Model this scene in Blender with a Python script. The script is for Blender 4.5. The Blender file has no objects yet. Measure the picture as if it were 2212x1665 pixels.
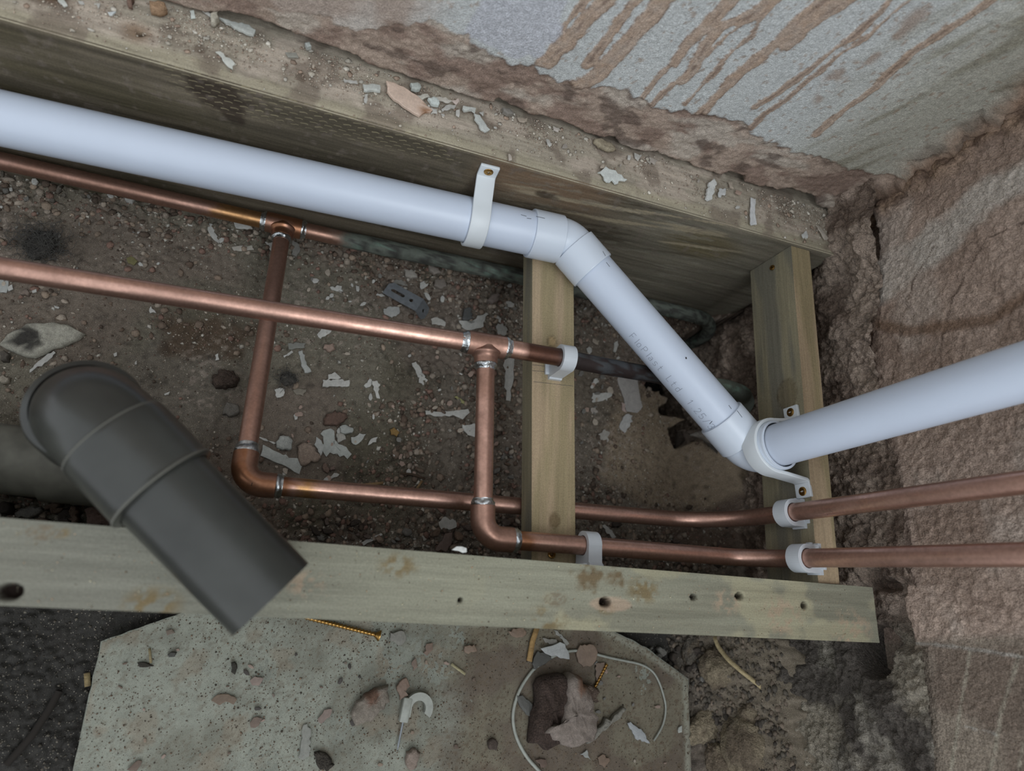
import bpy, math, random
import numpy as np
from mathutils import Vector, Matrix

random.seed(7)
SC = bpy.context.scene
COL = SC.collection

# ---------------------------------------------------------------- camera
CX, CY, FPX = 1106.0, 832.5, 1350.0
RM = np.array([[0.9338530058984003, 0.04438505802354286, 0.35489227942951673],
               [0.14938369265114626, -0.9499781672420966, -0.27427357534142877],
               [0.3249662686254364, 0.3091463219656822, -0.893770370882893]])
CAMZ = 0.60      # height of the lens above the dirt under the floor
cam_d = bpy.data.cameras.new('camera'); cam = bpy.data.objects.new('camera', cam_d); COL.objects.link(cam)
cam_d.sensor_width = 36.0; cam_d.sensor_fit = 'HORIZONTAL'; cam_d.lens = FPX / 2212.0 * 36.0
cam_d.clip_start = 0.01; cam_d.clip_end = 50
ax = [RM.T @ np.array(v, float) for v in ((1, 0, 0), (0, -1, 0), (0, 0, -1))]
cam.matrix_world = Matrix(((ax[0][0], ax[1][0], ax[2][0], 0), (ax[0][1], ax[1][1], ax[2][1], 0),
                           (ax[0][2], ax[1][2], ax[2][2], CAMZ), (0, 0, 0, 1)))
cam_d.dof.use_dof = True; cam_d.dof.focus_distance = 0.53; cam_d.dof.aperture_fstop = 5.0
SC.camera = cam

# ---------------------------------------------------------------- light and exposure
w = bpy.data.worlds.new('world'); SC.world = w; w.use_nodes = True
w.node_tree.nodes['Background'].inputs[0].default_value = (0.90, 0.95, 1.0, 1)
w.node_tree.nodes['Background'].inputs[1].default_value = 0.55
def area(name, loc, target, size, power, color):
    d = bpy.data.lights.new(name, 'AREA'); d.shape = 'RECTANGLE'; d.size = size[0]; d.size_y = size[1]
    d.energy = power; d.color = color
    o = bpy.data.objects.new(name, d); COL.objects.link(o); o.location = loc
    o.rotation_euler = (Vector(target) - Vector(loc)).to_track_quat('-Z', 'Y').to_euler()
    return o
area('window_light', (0.85, -0.62, 1.70), (0.25, 0.2, 0.1), (1.7, 1.1), 17.0, (0.89, 0.955, 1.0))
SC.view_settings.view_transform = 'Standard'; SC.view_settings.look = 'None'
SC.view_settings.gamma = 1.0; SC.view_settings.use_curve_mapping = False
SC.view_settings.exposure = 1.0

# ---------------------------------------------------------------- helpers: measuring
def ray(u, v): return RM.T @ np.array([(u - CX) / FPX, (v - CY) / FPX, 1.0])
def P(u, v, x=None, y=None, z=None):
    """the point of the plane x=, y= or z= seen at photo position u, v"""
    d = ray(u, v)
    if x is not None: s = x / d[0]
    elif y is not None: s = y / d[1]
    else: s = (z - CAMZ) / d[2]
    p = d * s; p[2] += CAMZ
    return p
def proj(p):
    q = RM @ (np.array(p, float) - np.array([0, 0, CAMZ])); return q[:2] / q[2] * FPX + np.array([CX, CY])

# ---------------------------------------------------------------- helpers: noise
def _h(ix, iy, iz, seed):
    n = (ix.astype(np.int64) * 374761393 + iy.astype(np.int64) * 668265263 + iz.astype(np.int64) * 2147483647 + seed * 974634777) & 0xffffffff
    n = ((n ^ (n >> 13)) * 1274126177) & 0xffffffff
    n = ((n ^ (n >> 16)) * 2246822519) & 0xffffffff
    return ((n ^ (n >> 15)) & 0xffffff) / float(0xffffff)
def vn(x, y, seed=0):
    x = np.asarray(x, float); y = np.asarray(y, float)
    ix = np.floor(x); iy = np.floor(y); fx = x - ix; fy = y - iy
    fx = fx * fx * (3 - 2 * fx); fy = fy * fy * (3 - 2 * fy); z = np.zeros_like(ix)
    a = _h(ix, iy, z, seed); b = _h(ix + 1, iy, z, seed); c = _h(ix, iy + 1, z, seed); d = _h(ix + 1, iy + 1, z, seed)
    return (a * (1 - fx) + b * fx) * (1 - fy) + (c * (1 - fx) + d * fx) * fy
def fbm(x, y, seed=0, o=4):
    s = 0; a = 0.5; t = 0
    for i in range(o):
        s = s + a * vn(np.asarray(x) * 2 ** i + 13.7 * i, np.asarray(y) * 2 ** i + 7.1 * i, seed + i); t += a; a *= 0.5
    return s / t
def fbm3(p, sc, seed=0, o=4):
    x, y, z = p[:, 0] * sc, p[:, 1] * sc, p[:, 2] * sc
    return (fbm(x + z * .7, y - z * .6, seed, o) + fbm(y + 31 + x * .5, z + 17 - x * .4, seed + 9, o) + fbm(z + 5, x - 9 + y * .6, seed + 19, o)) / 3
def voro(x, y, seed=0):
    x = np.asarray(x, float); y = np.asarray(y, float)
    ix = np.floor(x); iy = np.floor(y); f1 = np.full(x.shape, 9.0); f2 = np.full(x.shape, 9.0); idn = np.zeros(x.shape)
    for dx in (-1, 0, 1):
        for dy in (-1, 0, 1):
            cx = ix + dx; cy = iy + dy; z = np.zeros_like(cx)
            px = cx + _h(cx, cy, z, seed); py = cy + _h(cx, cy, z + 1, seed)
            d = np.hypot(px - x, py - y); hh = _h(cx, cy, z + 2, seed)
            m = d < f1
            f2 = np.where(m, f1, np.minimum(f2, d)); idn = np.where(m, hh, idn); f1 = np.where(m, d, f1)
    return f1, f2, idn
def ss(a, b, x):
    t = np.clip((np.asarray(x, float) - a) / (b - a), 0, 1); return t * t * (3 - 2 * t)
def dpl(x, y, pts):
    d = np.full(np.shape(x), 9.0)
    for (x0, y0), (x1, y1) in zip(pts[:-1], pts[1:]):
        dx, dy = x1 - x0, y1 - y0; t = np.clip(((x - x0) * dx + (y - y0) * dy) / (dx * dx + dy * dy + 1e-12), 0, 1)
        d = np.minimum(d, np.hypot(x - x0 - t * dx, y - y0 - t * dy))
    return d
def inpoly(x, y, pts):
    r = np.zeros(np.shape(x), bool); n = len(pts)
    for i in range(n):
        x0, y0 = pts[i]; x1, y1 = pts[(i + 1) % n]
        c = ((y0 > y) != (y1 > y)) & (x < (x1 - x0) * (y - y0) / (y1 - y0 + 1e-15) + x0)
        r ^= c
    return r
def sdpoly(x, y, pts):
    d = dpl(x, y, list(pts) + [pts[0]]); return np.where(inpoly(x, y, pts), -d, d)
def plane(pts, a, b, **kw):
    """photo positions -> coordinates (axes a, b) on a plane"""
    return [(P(u, v, **kw)[a], P(u, v, **kw)[b]) for u, v in pts]
def lin(c):
    c = np.asarray(c, float) / 255.0
    return np.where(c <= .04045, c / 12.92, ((c + .055) / 1.055) ** 2.4)
def mixc(a, b, t):
    t = np.asarray(t)[..., None]; return a * (1 - t) + b * t

# ---------------------------------------------------------------- helpers: objects
def tag(o, label=None, cat=None, group=None, kind=None):
    if label: o['label'] = label
    if cat: o['category'] = cat
    if group: o['group'] = group
    if kind: o['kind'] = kind
    return o
def mk(name, verts, faces, mat=None, parent=None, smooth=False, colors=None, link=True):
    me = bpy.data.meshes.new(name)
    if isinstance(verts, np.ndarray) and isinstance(faces, np.ndarray):
        me.vertices.add(len(verts)); me.vertices.foreach_set('co', verts.astype(np.float32).ravel())
        k = faces.shape[1]
        me.loops.add(faces.size); me.loops.foreach_set('vertex_index', faces.astype(np.int32).ravel())
        me.polygons.add(len(faces)); me.polygons.foreach_set('loop_start', np.arange(0, faces.size, k, dtype=np.int32))
        try: me.polygons.foreach_set('loop_total', np.full(len(faces), k, dtype=np.int32))
        except Exception: pass
        me.update(calc_edges=True)
    else:
        me.from_pydata([tuple(map(float, v)) for v in verts], [], [tuple(int(i) for i in f) for f in faces]); me.update()
    if smooth: me.polygons.foreach_set('use_smooth', np.ones(len(me.polygons), bool))
    if colors is not None:
        a = me.color_attributes.new('Col', 'FLOAT_COLOR', 'POINT')
        c = np.asarray(colors, float)
        if c.shape[1] == 3: c = np.c_[c, np.ones(len(c))]
        a.data.foreach_set('color', c.astype(np.float32).ravel())
    if mat: me.materials.append(mat)
    o = bpy.data.objects.new(name, me)
    if parent is not None: o.parent = parent
    if link: COL.objects.link(o)
    return o
def thing(name, label, cat, loc=(0, 0, 0), group=None):
    o = bpy.data.objects.new(name, None); COL.objects.link(o); o.empty_display_size = .01
    o.location = tuple(map(float, loc)); return tag(o, label, cat, group)
def settle(root):
    """children were built in world coordinates: keep them there"""
    m = Matrix.Translation(root.location).inverted()
    for c in root.children:
        c.matrix_parent_inverse = m
        c.location = c.location
def gridf(n, m, off=0):
    i = np.arange(n - 1)[:, None] * m + np.arange(m - 1)[None, :]
    return np.stack([i, i + 1, i + m + 1, i + m], -1).reshape(-1, 4) + off
def grid(pts, flip=False):
    n, m = pts.shape[:2]; f = gridf(n, m)
    return pts.reshape(-1, 3), (f[:, ::-1] if flip else f)
def join(parts):
    vs, fs, cs, o = [], [], [], 0
    for p in parts:
        v, f = p[0], p[1]
        vs.append(np.asarray(v, float)); fs.append(np.asarray(f) + o); o += len(v)
        if len(p) > 2: cs.append(p[2])
    return np.vstack(vs), np.vstack(fs), (np.vstack(cs) if cs else None)

# ---------------------------------------------------------------- materials
def newmat(name):
    m = bpy.data.materials.new(name); m.use_nodes = True
    nt = m.node_tree; b = nt.nodes['Principled BSDF']; return m, nt, b
def nd(nt, t, **kw):
    n = nt.nodes.new(t)
    for k, v in kw.items(): setattr(n, k, v)
    return n
def noise(nt, scale, detail=3, vec=None, rough=.55):
    n = nd(nt, 'ShaderNodeTexNoise'); n.inputs['Scale'].default_value = scale; n.inputs['Detail'].default_value = detail
    n.inputs['Roughness'].default_value = rough
    if vec is not None: nt.links.new(vec, n.inputs['Vector'])
    return n
def mrange(nt, src, a, b, c, d):
    n = nd(nt, 'ShaderNodeMapRange'); nt.links.new(src, n.inputs[0])
    for i, v in zip((1, 2, 3, 4), (a, b, c, d)): n.inputs[i].default_value = v
    return n.outputs[0]
def coords(nt, scale=(1, 1, 1), rot=(0, 0, 0)):
    g = nd(nt, 'ShaderNodeTexCoord'); mp = nd(nt, 'ShaderNodeMapping'); nt.links.new(g.outputs['Object'], mp.inputs[0])
    mp.inputs['Scale'].default_value = scale; mp.inputs['Rotation'].default_value = rot
    return mp.outputs[0]
def mulcol(nt, col, fac):
    m = nd(nt, 'ShaderNodeVectorMath', operation='SCALE'); nt.links.new(col, m.inputs[0]); nt.links.new(fac, m.inputs['Scale']); return m.outputs[0]
def bump(nt, b, hsrc, strength, dist):
    n = nd(nt, 'ShaderNodeBump'); n.inputs['Strength'].default_value = strength; n.inputs['Distance'].default_value = dist
    nt.links.new(hsrc, n.inputs['Height']); nt.links.new(n.outputs[0], b.inputs['Normal']); return n
def attr_mat(name, rough=.9, n1=(900, .75, 1.25), n2=(120, .88, 1.12), bsc=700, bst=.6, bd=.0006, scale=(1, 1, 1), spec=.3, specks=None):
    m, nt, b = newmat(name)
    a = nd(nt, 'ShaderNodeAttribute', attribute_name='Col'); v = coords(nt, scale)
    na = noise(nt, n1[0], 3, v); nb = noise(nt, n2[0], 3, v)
    c = mulcol(nt, a.outputs['Color'], mrange(nt, na.outputs[0], .3, .7, n1[1], n1[2]))
    c = mulcol(nt, c, mrange(nt, nb.outputs[0], .3, .7, n2[1], n2[2]))
    if specks:
        for sc, th, colr in specks:
            vo = nd(nt, 'ShaderNodeTexVoronoi'); vo.inputs['Scale'].default_value = sc; nt.links.new(coords(nt), vo.inputs['Vector'])
            f = mrange(nt, vo.outputs['Distance'], th * .8, th, 1, 0)
            mx = nd(nt, 'ShaderNodeMix', data_type='RGBA'); nt.links.new(f, mx.inputs[0]); nt.links.new(c, mx.inputs[6]); mx.inputs[7].default_value = (*lin(colr), 1); c = mx.outputs[2]
    nt.links.new(c, b.inputs['Base Color'])
    b.inputs['Roughness'].default_value = rough; b.inputs['Specular IOR Level'].default_value = spec
    nc = noise(nt, bsc, 4, v); bump(nt, b, nc.outputs[0], bst, bd)
    return m
def plain(name, col, rough=.5, metal=0, var=.06, vs=200, bst=0, bsc=600, spec=.5, trans=0, sss=0):
    m, nt, b = newmat(name); v = coords(nt)
    n = noise(nt, vs, 3, v); rgb = nd(nt, 'ShaderNodeRGB'); rgb.outputs[0].default_value = (*lin(col), 1)
    nt.links.new(mulcol(nt, rgb.outputs[0], mrange(nt, n.outputs[0], .3, .7, 1 - var, 1 + var)), b.inputs['Base Color'])
    b.inputs['Roughness'].default_value = rough; b.inputs['Metallic'].default_value = metal; b.inputs['Specular IOR Level'].default_value = spec
    if sss:
        b.inputs['Subsurface Weight'].default_value = sss; b.inputs['Subsurface Radius'].default_value = (.004, .004, .004)
    if bst: bump(nt, b, noise(nt, bsc, 3, v).outputs[0], bst, .0005)
    return m

M = {}
M['ground'] = attr_mat('dirt', .95, (1500, .6, 1.4), (160, .85, 1.15), 1100, .9, .0008, specks=[(420, .16, (150, 142, 130))])
M['plaster'] = attr_mat('old_plaster', .85, (1100, .72, 1.26), (300, .85, 1.14), 800, .9, .0010)
M['rough_plaster'] = attr_mat('sand_render', .95, (800, .68, 1.3), (260, .8, 1.18), 380, 1.0, .0026)
M['mortar'] = attr_mat('crumbly_mortar', .95, (1000, .6, 1.4), (260, .72, 1.25), 480, 1.0, .0035)
M['rock'] = attr_mat('stone_debris', .92, (1500, .75, 1.25), (300, .8, 1.2), 900, .8, .0008)
M['flake'] = attr_mat('paint_flake', .6, (600, .92, 1.08), (150, .9, 1.1), 500, .3, .0004, spec=.4)
M['board'] = attr_mat('plasterboard', .9, (1600, .8, 1.15), (90, .9, 1.1), 1500, .5, .0004, specks=[(330, .2, (78, 70, 60)), (700, .17, (70, 62, 54))])
def wood(name, scale, ticks=False, rough=.85, strong=1.0):
    m, nt, b = newmat(name)
    a = nd(nt, 'ShaderNodeAttribute', attribute_name='Col'); v = coords(nt, scale)
    n1 = noise(nt, 1.0, 5, v, .65); n2 = noise(nt, 900, 2, coords(nt))
    c = mulcol(nt, a.outputs['Color'], mrange(nt, n1.outputs[0], .25, .75, 1 - .3 * strong, 1 + .28 * strong))
    c = mulcol(nt, c, mrange(nt, n2.outputs[0], .3, .7, .86, 1.14))
    h = n1.outputs[0]
    if ticks:   # rows of small chevron cuts left by the treatment rollers, masked by the attribute's alpha
        sx = nd(nt, 'ShaderNodeSeparateXYZ'); nt.links.new(coords(nt), sx.inputs[0])
        def mt(op, p, q):
            n = nd(nt, 'ShaderNodeMath', operation=op)
            for i, s in enumerate((p, q)):
                if s is None: continue
                if isinstance(s, (int, float)): n.inputs[i].default_value = s
                else: nt.links.new(s, n.inputs[i])
            return n.outputs[0]
        wv = noise(nt, 60, 2, coords(nt)).outputs[0]
        zz = mt('ADD', mt('MULTIPLY', sx.outputs[2], 250.), mt('MULTIPLY', wv, 1.4))
        row = mt('FLOOR', zz, None); fz = mt('FRACT', zz, None)
        xx = mt('ADD', mt('MULTIPLY', sx.outputs[0], 95.), mt('MULTIPLY', row, .37)); fx = mt('FRACT', xx, None)
        tri = mt('MULTIPLY', mt('ABSOLUTE', mt('SUBTRACT', fx, .6), None), .55)
        ln = mt('ABSOLUTE', mt('SUBTRACT', fz, mt('SUBTRACT', .8, tri)), None)
        on = mt('MULTIPLY', mrange(nt, ln, .06, .13, 1, 0), mt('LESS_THAN', mt('ABSOLUTE', mt('SUBTRACT', fx, .5), None), .27))
        on = mt('MULTIPLY', on, a.outputs['Alpha'])
        mx = nd(nt, 'ShaderNodeMix', data_type='RGBA'); nt.links.new(mt('MULTIPLY', on, .75), mx.inputs[0]); nt.links.new(c, mx.inputs[6])
        mx.inputs[7].default_value = (*lin((150, 140, 112)), 1); c = mx.outputs[2]
    nt.links.new(c, b.inputs['Base Color']); b.inputs['Roughness'].default_value = rough; b.inputs['Specular IOR Level'].default_value = .25
    bump(nt, b, h, .8, .0010)
    return m
M['wood_x'] = wood('sawn_joist_timber', (10, 190, 190), ticks=True)
M['wood_near'] = wood('weathered_joist_timber', (9, 170, 170), strong=.7)
M['wood_y'] = wood('pale_batten_timber', (260, 9, 260), strong=.55)
M['wood_bit'] = wood('wood_splinter', (60, 300, 300))
def copper():
    m, nt, b = newmat('copper'); a = nd(nt, 'ShaderNodeAttribute', attribute_name='Col'); v = coords(nt)
    n1 = noise(nt, 55, 4, v, .6); n2 = noise(nt, 420, 3, v, .6)
    c = mulcol(nt, a.outputs['Color'], mrange(nt, n1.outputs[0], .3, .75, 1.14, .74))
    c = mulcol(nt, c, mrange(nt, n2.outputs[0], .35, .75, 1.06, .84))
    nt.links.new(c, b.inputs['Base Color']); nt.links.new(a.outputs['Alpha'], b.inputs['Metallic'])
    r = mrange(nt, a.outputs['Alpha'], 0, 1, .75, .27)
    ad = nd(nt, 'ShaderNodeMath', operation='ADD'); nt.links.new(r, ad.inputs[0]); nt.links.new(mrange(nt, n1.outputs[0], .3, .7, -.05, .14), ad.inputs[1])
    nt.links.new(ad.outputs[0], b.inputs['Roughness']); bump(nt, b, n2.outputs[0], .12, .0004)
    return m
M['copper'] = copper()
M['solder'] = plain('solder', (190, 194, 196), .28, 1, .25, 500, .8, 700)
M['pvc'] = plain('white_pvc', (198, 208, 224), .34, 0, .015, 40)
M['pvc_fit'] = plain('white_pvc_fitting', (205, 214, 226), .3, 0, .015, 40)
M['bracket'] = plain('white_bracket_plastic', (214, 220, 224), .4, 0, .02, 60, sss=.1)
M['nylon'] = plain('translucent_nylon', (196, 201, 206), .35, 0, .03, 90, sss=.4)
M['ink'] = plain('grey_ink', (128, 134, 148), .6)
M['pencil'] = plain('black_marker', (60, 62, 70), .6)
M['brass'] = plain('yellow_zinc', (160, 124, 70), .3, 1, .2, 900)
M['dark'] = plain('dark_recess', (28, 22, 16), .9)
M['grey_pvc'] = plain('grey_pvc', (50, 51, 48), .3, 0, .3, 22, .15, 150)
M['grey_old'] = plain('dusty_grey_pvc', (98, 97, 88), .7, 0, .4, 45, .2, 120)
M['seam'] = plain('dusty_seam', (88, 87, 80), .8)
M['steel'] = plain('galvanised_steel', (126, 130, 134), .5, .35, .15, 250)
M['cable'] = plain('white_flex', (142, 144, 136), .5, 0, .12, 250)
M['fluff'] = plain('grey_fluff', (86, 84, 80), .95, 0, .3, 300, 1, 500)

# ---------------------------------------------------------------- terrain height under the floor
HOLE = plane([(1400, 828), (1430, 838), (1452, 858), (1438, 885), (1478, 908), (1450, 926), (1458, 962), (1500, 948), (1560, 945), (1606, 905), (1596, 820), (1560, 760), (1545, 715), (1490, 722), (1466, 738), (1440, 780)], 0, 1, z=0)
TAN = plane([(1330, 860), (1440, 840), (1490, 900), (1480, 960), (1560, 1000), (1540, 1090), (1420, 1090), (1290, 1040)], 0, 1, z=0)
BRN = plane([(330, 700), (470, 690), (560, 720), (500, 770), (380, 760)], 0, 1, z=0)
DUSTY = plane([(230, 760), (380, 740), (520, 800), (520, 960), (380, 930), (300, 850)], 0, 1, z=0)
BOARD = plane([(395, 1322), (218, 1385), (188, 1520), (150, 1700), (128, 1900), (1512, 1900), (1492, 1665), (1489, 1560), (1485, 1465), (1440, 1432), (1395, 1398), (1330, 1366), (1290, 1340)], 0, 1, z=.014)
def H(x, y, fine=True):
    x = np.asarray(x, float); y = np.asarray(y, float)
    h = (fbm(x * 9, y * 9, 3, 4) - .5) * .018
    # rise towards the right wall and the far joist
    h = h + ss(.41, .50, x) * .05 + ss(.28, .33, y) * .006
    near = ss(.0, -.05, y)
    h = h + near * ss(.44, .50, x) * (.05 + .04 * fbm(x * 30, y * 30, 8, 3))
    h = h * (1 - near * ss(.43, .40, x)) + near * ss(.43, .40, x) * (-.004 + (fbm(x * 25, y * 25, 5, 3) - .5) * .006)
    # rubble strength
    rub = .25 + .75 * ss(.5, .62, fbm(x * 7 + 3, y * 7, 21, 3))
    rub = np.maximum(rub, ss(.10, .03, y) * (1 - near)) ; rub = np.maximum(rub, ss(.28, .31, y))
    rub = rub * (1 - .7 * ss(.09, .0, x) * ss(.05, .09, y) * ss(.315, .28, y)); rub = np.where(sdpoly(x, y, TAN) < 0, .1, rub); rub = np.where(sdpoly(x, y, DUSTY) < 0, .1, rub)
    if fine:
        f1, f2, i = voro(x * 120, y * 120, 4); h = h + rub * (ss(.0, .5, f2 - f1) * (.35 + i) * .0042)
        f1, f2, i = voro(x * 330, y * 330, 14); h = h + (.3 + .7 * rub) * ss(.0, .5, f2 - f1) * i * .0016
        h = h + (fbm(x * 260, y * 260, 31, 3) - .5) * .002
        h = h + near * ss(.40, .45, x) * ((fbm(x * 200, y * 200, 41, 4) - .5) * .012 + (1 - voro(x * 150, y * 150, 42)[0]) * .003)
    else: h = h + rub * .0028
    dh = sdpoly(x, y, HOLE) + (fbm(x * 120, y * 120, 77, 3) - .5) * .008 - .002
    h = h - .15 * ss(.0015, -.006, dh)
    return h
def PH(u, v, lift=0.0):
    z = 0.0
    for _ in range(6):
        p = P(u, v, z=z + lift); z = float(H(p[0], p[1], False))
    return P(u, v, z=z + lift)
def mkp(name, parts, mat, parent=None, smooth=True):
    v, f, c = join(parts); return mk(name, v, f, mat, parent, smooth, c)
_mk = mk
def mk(name, verts, faces, mat=None, parent=None, smooth=False, colors=None, link=True):
    o = _mk(name, verts, faces, mat, parent, smooth, colors, link)
    if parent is not None and parent.type == 'EMPTY':
        o.matrix_parent_inverse = Matrix.Translation(parent.location).inverted()
    return o
G = 1.0     # overall albedo trim

# ================================================================ SETTING
# ---- floor: the dirt and rubble under the boards
xs = np.concatenate([np.linspace(-.9, -.46, 40)[:-1], np.arange(-.46, -.28, .0025), np.arange(-.28, .505, .00125)])
ys = np.concatenate([np.linspace(-.8, -.34, 40)[:-1], np.arange(-.34, -.215, .0025), np.arange(-.215, .345, .00125)])
X, Y = np.meshgrid(xs, ys, indexing='ij')
Z = H(X, Y)
c0 = lin((116, 110, 97)); c = np.broadcast_to(c0, X.shape + (3,)).copy()
c = mixc(c, lin((98, 92, 78)), ss(.42, .6, fbm(X * 10, Y * 10, 51, 3)))
c = mixc(c, lin((118, 107, 96)), ss(.5, .62, fbm(X * 8 + 9, Y * 8, 52, 3)) * .9)
c = mixc(c, lin((116, 105, 95)), ss(.08, .16, X) * .6)
c = mixc(c, lin((96, 80, 70)), ss(.37, .42, X) * ss(.02, .06, Y) * .8)
c = mixc(c, lin((142, 127, 108)), ss(.012, -.008, sdpoly(X, Y, TAN) + (fbm(X * 60, Y * 60, 5) - .5) * .03))
c = mixc(c, lin((112, 105, 95)), ss(.012, -.008, sdpoly(X, Y, DUSTY) + (fbm(X * 60, Y * 60, 6) - .5) * .03) * .8)
c = mixc(c, lin((84, 68, 54)), ss(.01, -.006, sdpoly(X, Y, BRN) + (fbm(X * 80, Y * 80, 7) - .5) * .03) * .8)
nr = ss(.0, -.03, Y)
c = mixc(c, lin((54, 52, 49)), nr * ss(.44, .40, X))  # near bay dirt painted dark, its dim light put into the colour
c = mixc(c, lin((120, 110, 96)), nr * ss(.43, .46, X))
c = mixc(c, lin((40, 36, 32)), ss(.45, .1, fbm(X * 160, Y * 160, 60, 3)) * .5)
c = mixc(c, lin((165, 152, 140)), ss(.62, .72, fbm(X * 300, Y * 300, 61, 2)) * ss(.4, .6, fbm(X * 12, Y * 12, 62, 3)) * .5 * (1 - nr))
c = mixc(c, lin((20, 17, 15)), ss(-.010, -.03, Z) * .95)  # deep hole painted nearly black, standing in for the shade inside it
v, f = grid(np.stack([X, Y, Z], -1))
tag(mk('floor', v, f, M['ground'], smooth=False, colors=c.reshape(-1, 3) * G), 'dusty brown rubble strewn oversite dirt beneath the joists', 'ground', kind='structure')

# ---- wall_back: the painted plaster wall with mortar runs
WY = .373
sA = 1 / 2.9727
def q2(pts): return [(740 + a * sA, b * sA) for a, b in pts]
def q3(pts): return [(1480 + a * sA, b * sA) for a, b in pts]
PXM = .00040
STREAK = [(q3([(300, 0), (150, 150), (0, 290), (-70, 400)]), 55), (q3([(560, 0), (400, 110), (220, 170), (120, 300), (50, 450), (-20, 520)]), 50),
          (q3([(590, 0), (480, 130), (420, 230), (300, 330), (200, 450), (110, 540), (0, 660)]), 22),
          (q3([(900, 0), (740, 120), (600, 260), (450, 380), (300, 500), (200, 620), (100, 720)]), 55), (q3([(1040, 0), (900, 90), (760, 180), (640, 280)]), 55),
          (q3([(1310, 0), (1250, 80), (1100, 220), (960, 310), (850, 400), (720, 500), (600, 590), (450, 680)]), 32),
          (q3([(1440, 0), (1300, 110), (1150, 250), (960, 370), (800, 500), (650, 640), (520, 720), (420, 830)]), 24),
          (q3([(1960, 0), (1830, 90), (1650, 200), (1450, 340), (1320, 460), (1200, 570), (1050, 680), (900, 800), (830, 870)]), 38),
          (q2([(1700, 0), (1560, 110), (1430, 280), (1300, 400)]), 62), (q2([(1560, 0), (1470, 100), (1380, 220), (1330, 330)]), 30),
          (q2([(2060, 0), (1900, 180), (1780, 330), (1650, 470), (1500, 560)]), 78), (q2([(1880, 0), (1700, 240), (1560, 420)]), 44),
          (q2([(2200, 300), (2100, 420), (2000, 520), (1920, 620)]), 34), (q2([(2200, 480), (2050, 600), (1960, 690)]), 26)]
STREAK = [(plane(p, 0, 2, y=WY), w_ * sA * PXM) for p, w_ in STREAK]
STREAK = [([(p[0][0] + (p[0][0] - p[1][0]) / (p[0][1] - p[1][1]) * (.14 + .3 * ((i * 37) % 10) / 10) * .6, p[0][1] + .14 + .3 * ((i * 37) % 10) / 10)] + p, w_) for i, (p, w_) in enumerate(STREAK)]
FAINT = [(plane(q3([(1500, 100), (1350, 230), (1150, 400), (950, 500), (880, 630)]), 0, 2, y=WY), .010)]
LEDGE = plane(q2([(-400, 60), (100, 180), (550, 130), (800, 240), (1000, 390), (1250, 450), (1400, 530), (1600, 560), (1750, 550), (1900, 620), (2000, 700)]) +
              q3([(60, 720), (350, 790), (400, 840), (520, 910), (750, 1000), (880, 1030), (1000, 1070), (1200, 1130), (1400, 1100)]), 0, 2, y=WY)
PATCH = plane(q2([(900, -60), (1460, -60), (1400, 200), (1280, 350), (1100, 380), (960, 300), (780, 220)]), 0, 2, y=WY)
lx = np.array([p[0] for p in LEDGE]); lz = np.array([p[1] for p in LEDGE])
xs = np.concatenate([np.linspace(-.9, -.27, 16)[:-1], np.arange(-.27, .56, .00125)])
zs = np.concatenate([np.arange(.185, .455, .00125), np.linspace(.46, 1.3, 24)])
X, Z = np.meshgrid(xs, zs, indexing='ij')
wob = (fbm(X * 130, Z * 80, 90, 5) - .5)
stk = np.zeros(X.shape)
for pts, w_ in STREAK:
    d = dpl(X, Z, pts) + wob * .006
    stk = np.maximum(stk, ss(w_ * .80, w_ * .56, d) * (.55 + .45 * ss(.0, .004, d + .002)))
fa = np.zeros(X.shape)
for pts, w_ in FAINT: fa = np.maximum(fa, ss(w_, w_ * .2, dpl(X, Z, pts)) * ss(.4, .6, fbm(X * 110, Z * 90, 93, 3)))
zl = np.interp(X, lx, lz)
dz = Z - zl + wob * .012
painted = ss(-.0008, .0012, dz)
dirx = X - (Z - .3) * .32        # along the slight lean of the runs
stain = ss(.45, .62, fbm(dirx * 55, Z * 9, 95, 4)) * ss(.34, .42, X + (Z - .25) * .15)
c = np.broadcast_to(lin((192, 195, 194)), X.shape + (3,)).copy()
c = mixc(c, lin((176, 174, 162)), ss(.33, .44, X))
c = mixc(c, lin((144, 140, 124)), stain * .8)
c = mixc(c, lin((150, 128, 112)), fa * .7)
c = mixc(c, lin((150, 128, 110)), ss(.745, .79, fbm(X * 330, Z * 250, 96, 2)) * .6)
c = mixc(c, lin((172, 148, 128)), stk * (.75 + .25 * fbm(X * 200, Z * 200, 97, 2)))
c = mixc(c, lin((122, 96, 78)), ss(.3, .55, stk) * ss(.98, .7, stk) * .7)
# left third: mottled pinkish plaster with only patches of paint
left = ss(.075, .03, X - (Z - .3) * .1) * (1 - ss(.001, -.002, sdpoly(X, Z, PATCH) + wob * .006))
lc = mixc(np.broadcast_to(lin((170, 155, 144)), X.shape + (3,)), lin((192, 184, 176)), ss(.4, .6, fbm(X * 22, Z * 22, 99, 4)))
lc = mixc(lc, lin((146, 126, 112)), ss(.55, .66, fbm(X * 30 + 5, Z * 45, 100, 4)) * .7)
c = mixc(c, lc, left)
c = mixc(c, lin((188, 190, 196)), ss(.001, -.002, sdpoly(X, Z, PATCH) + wob * .006))
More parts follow.
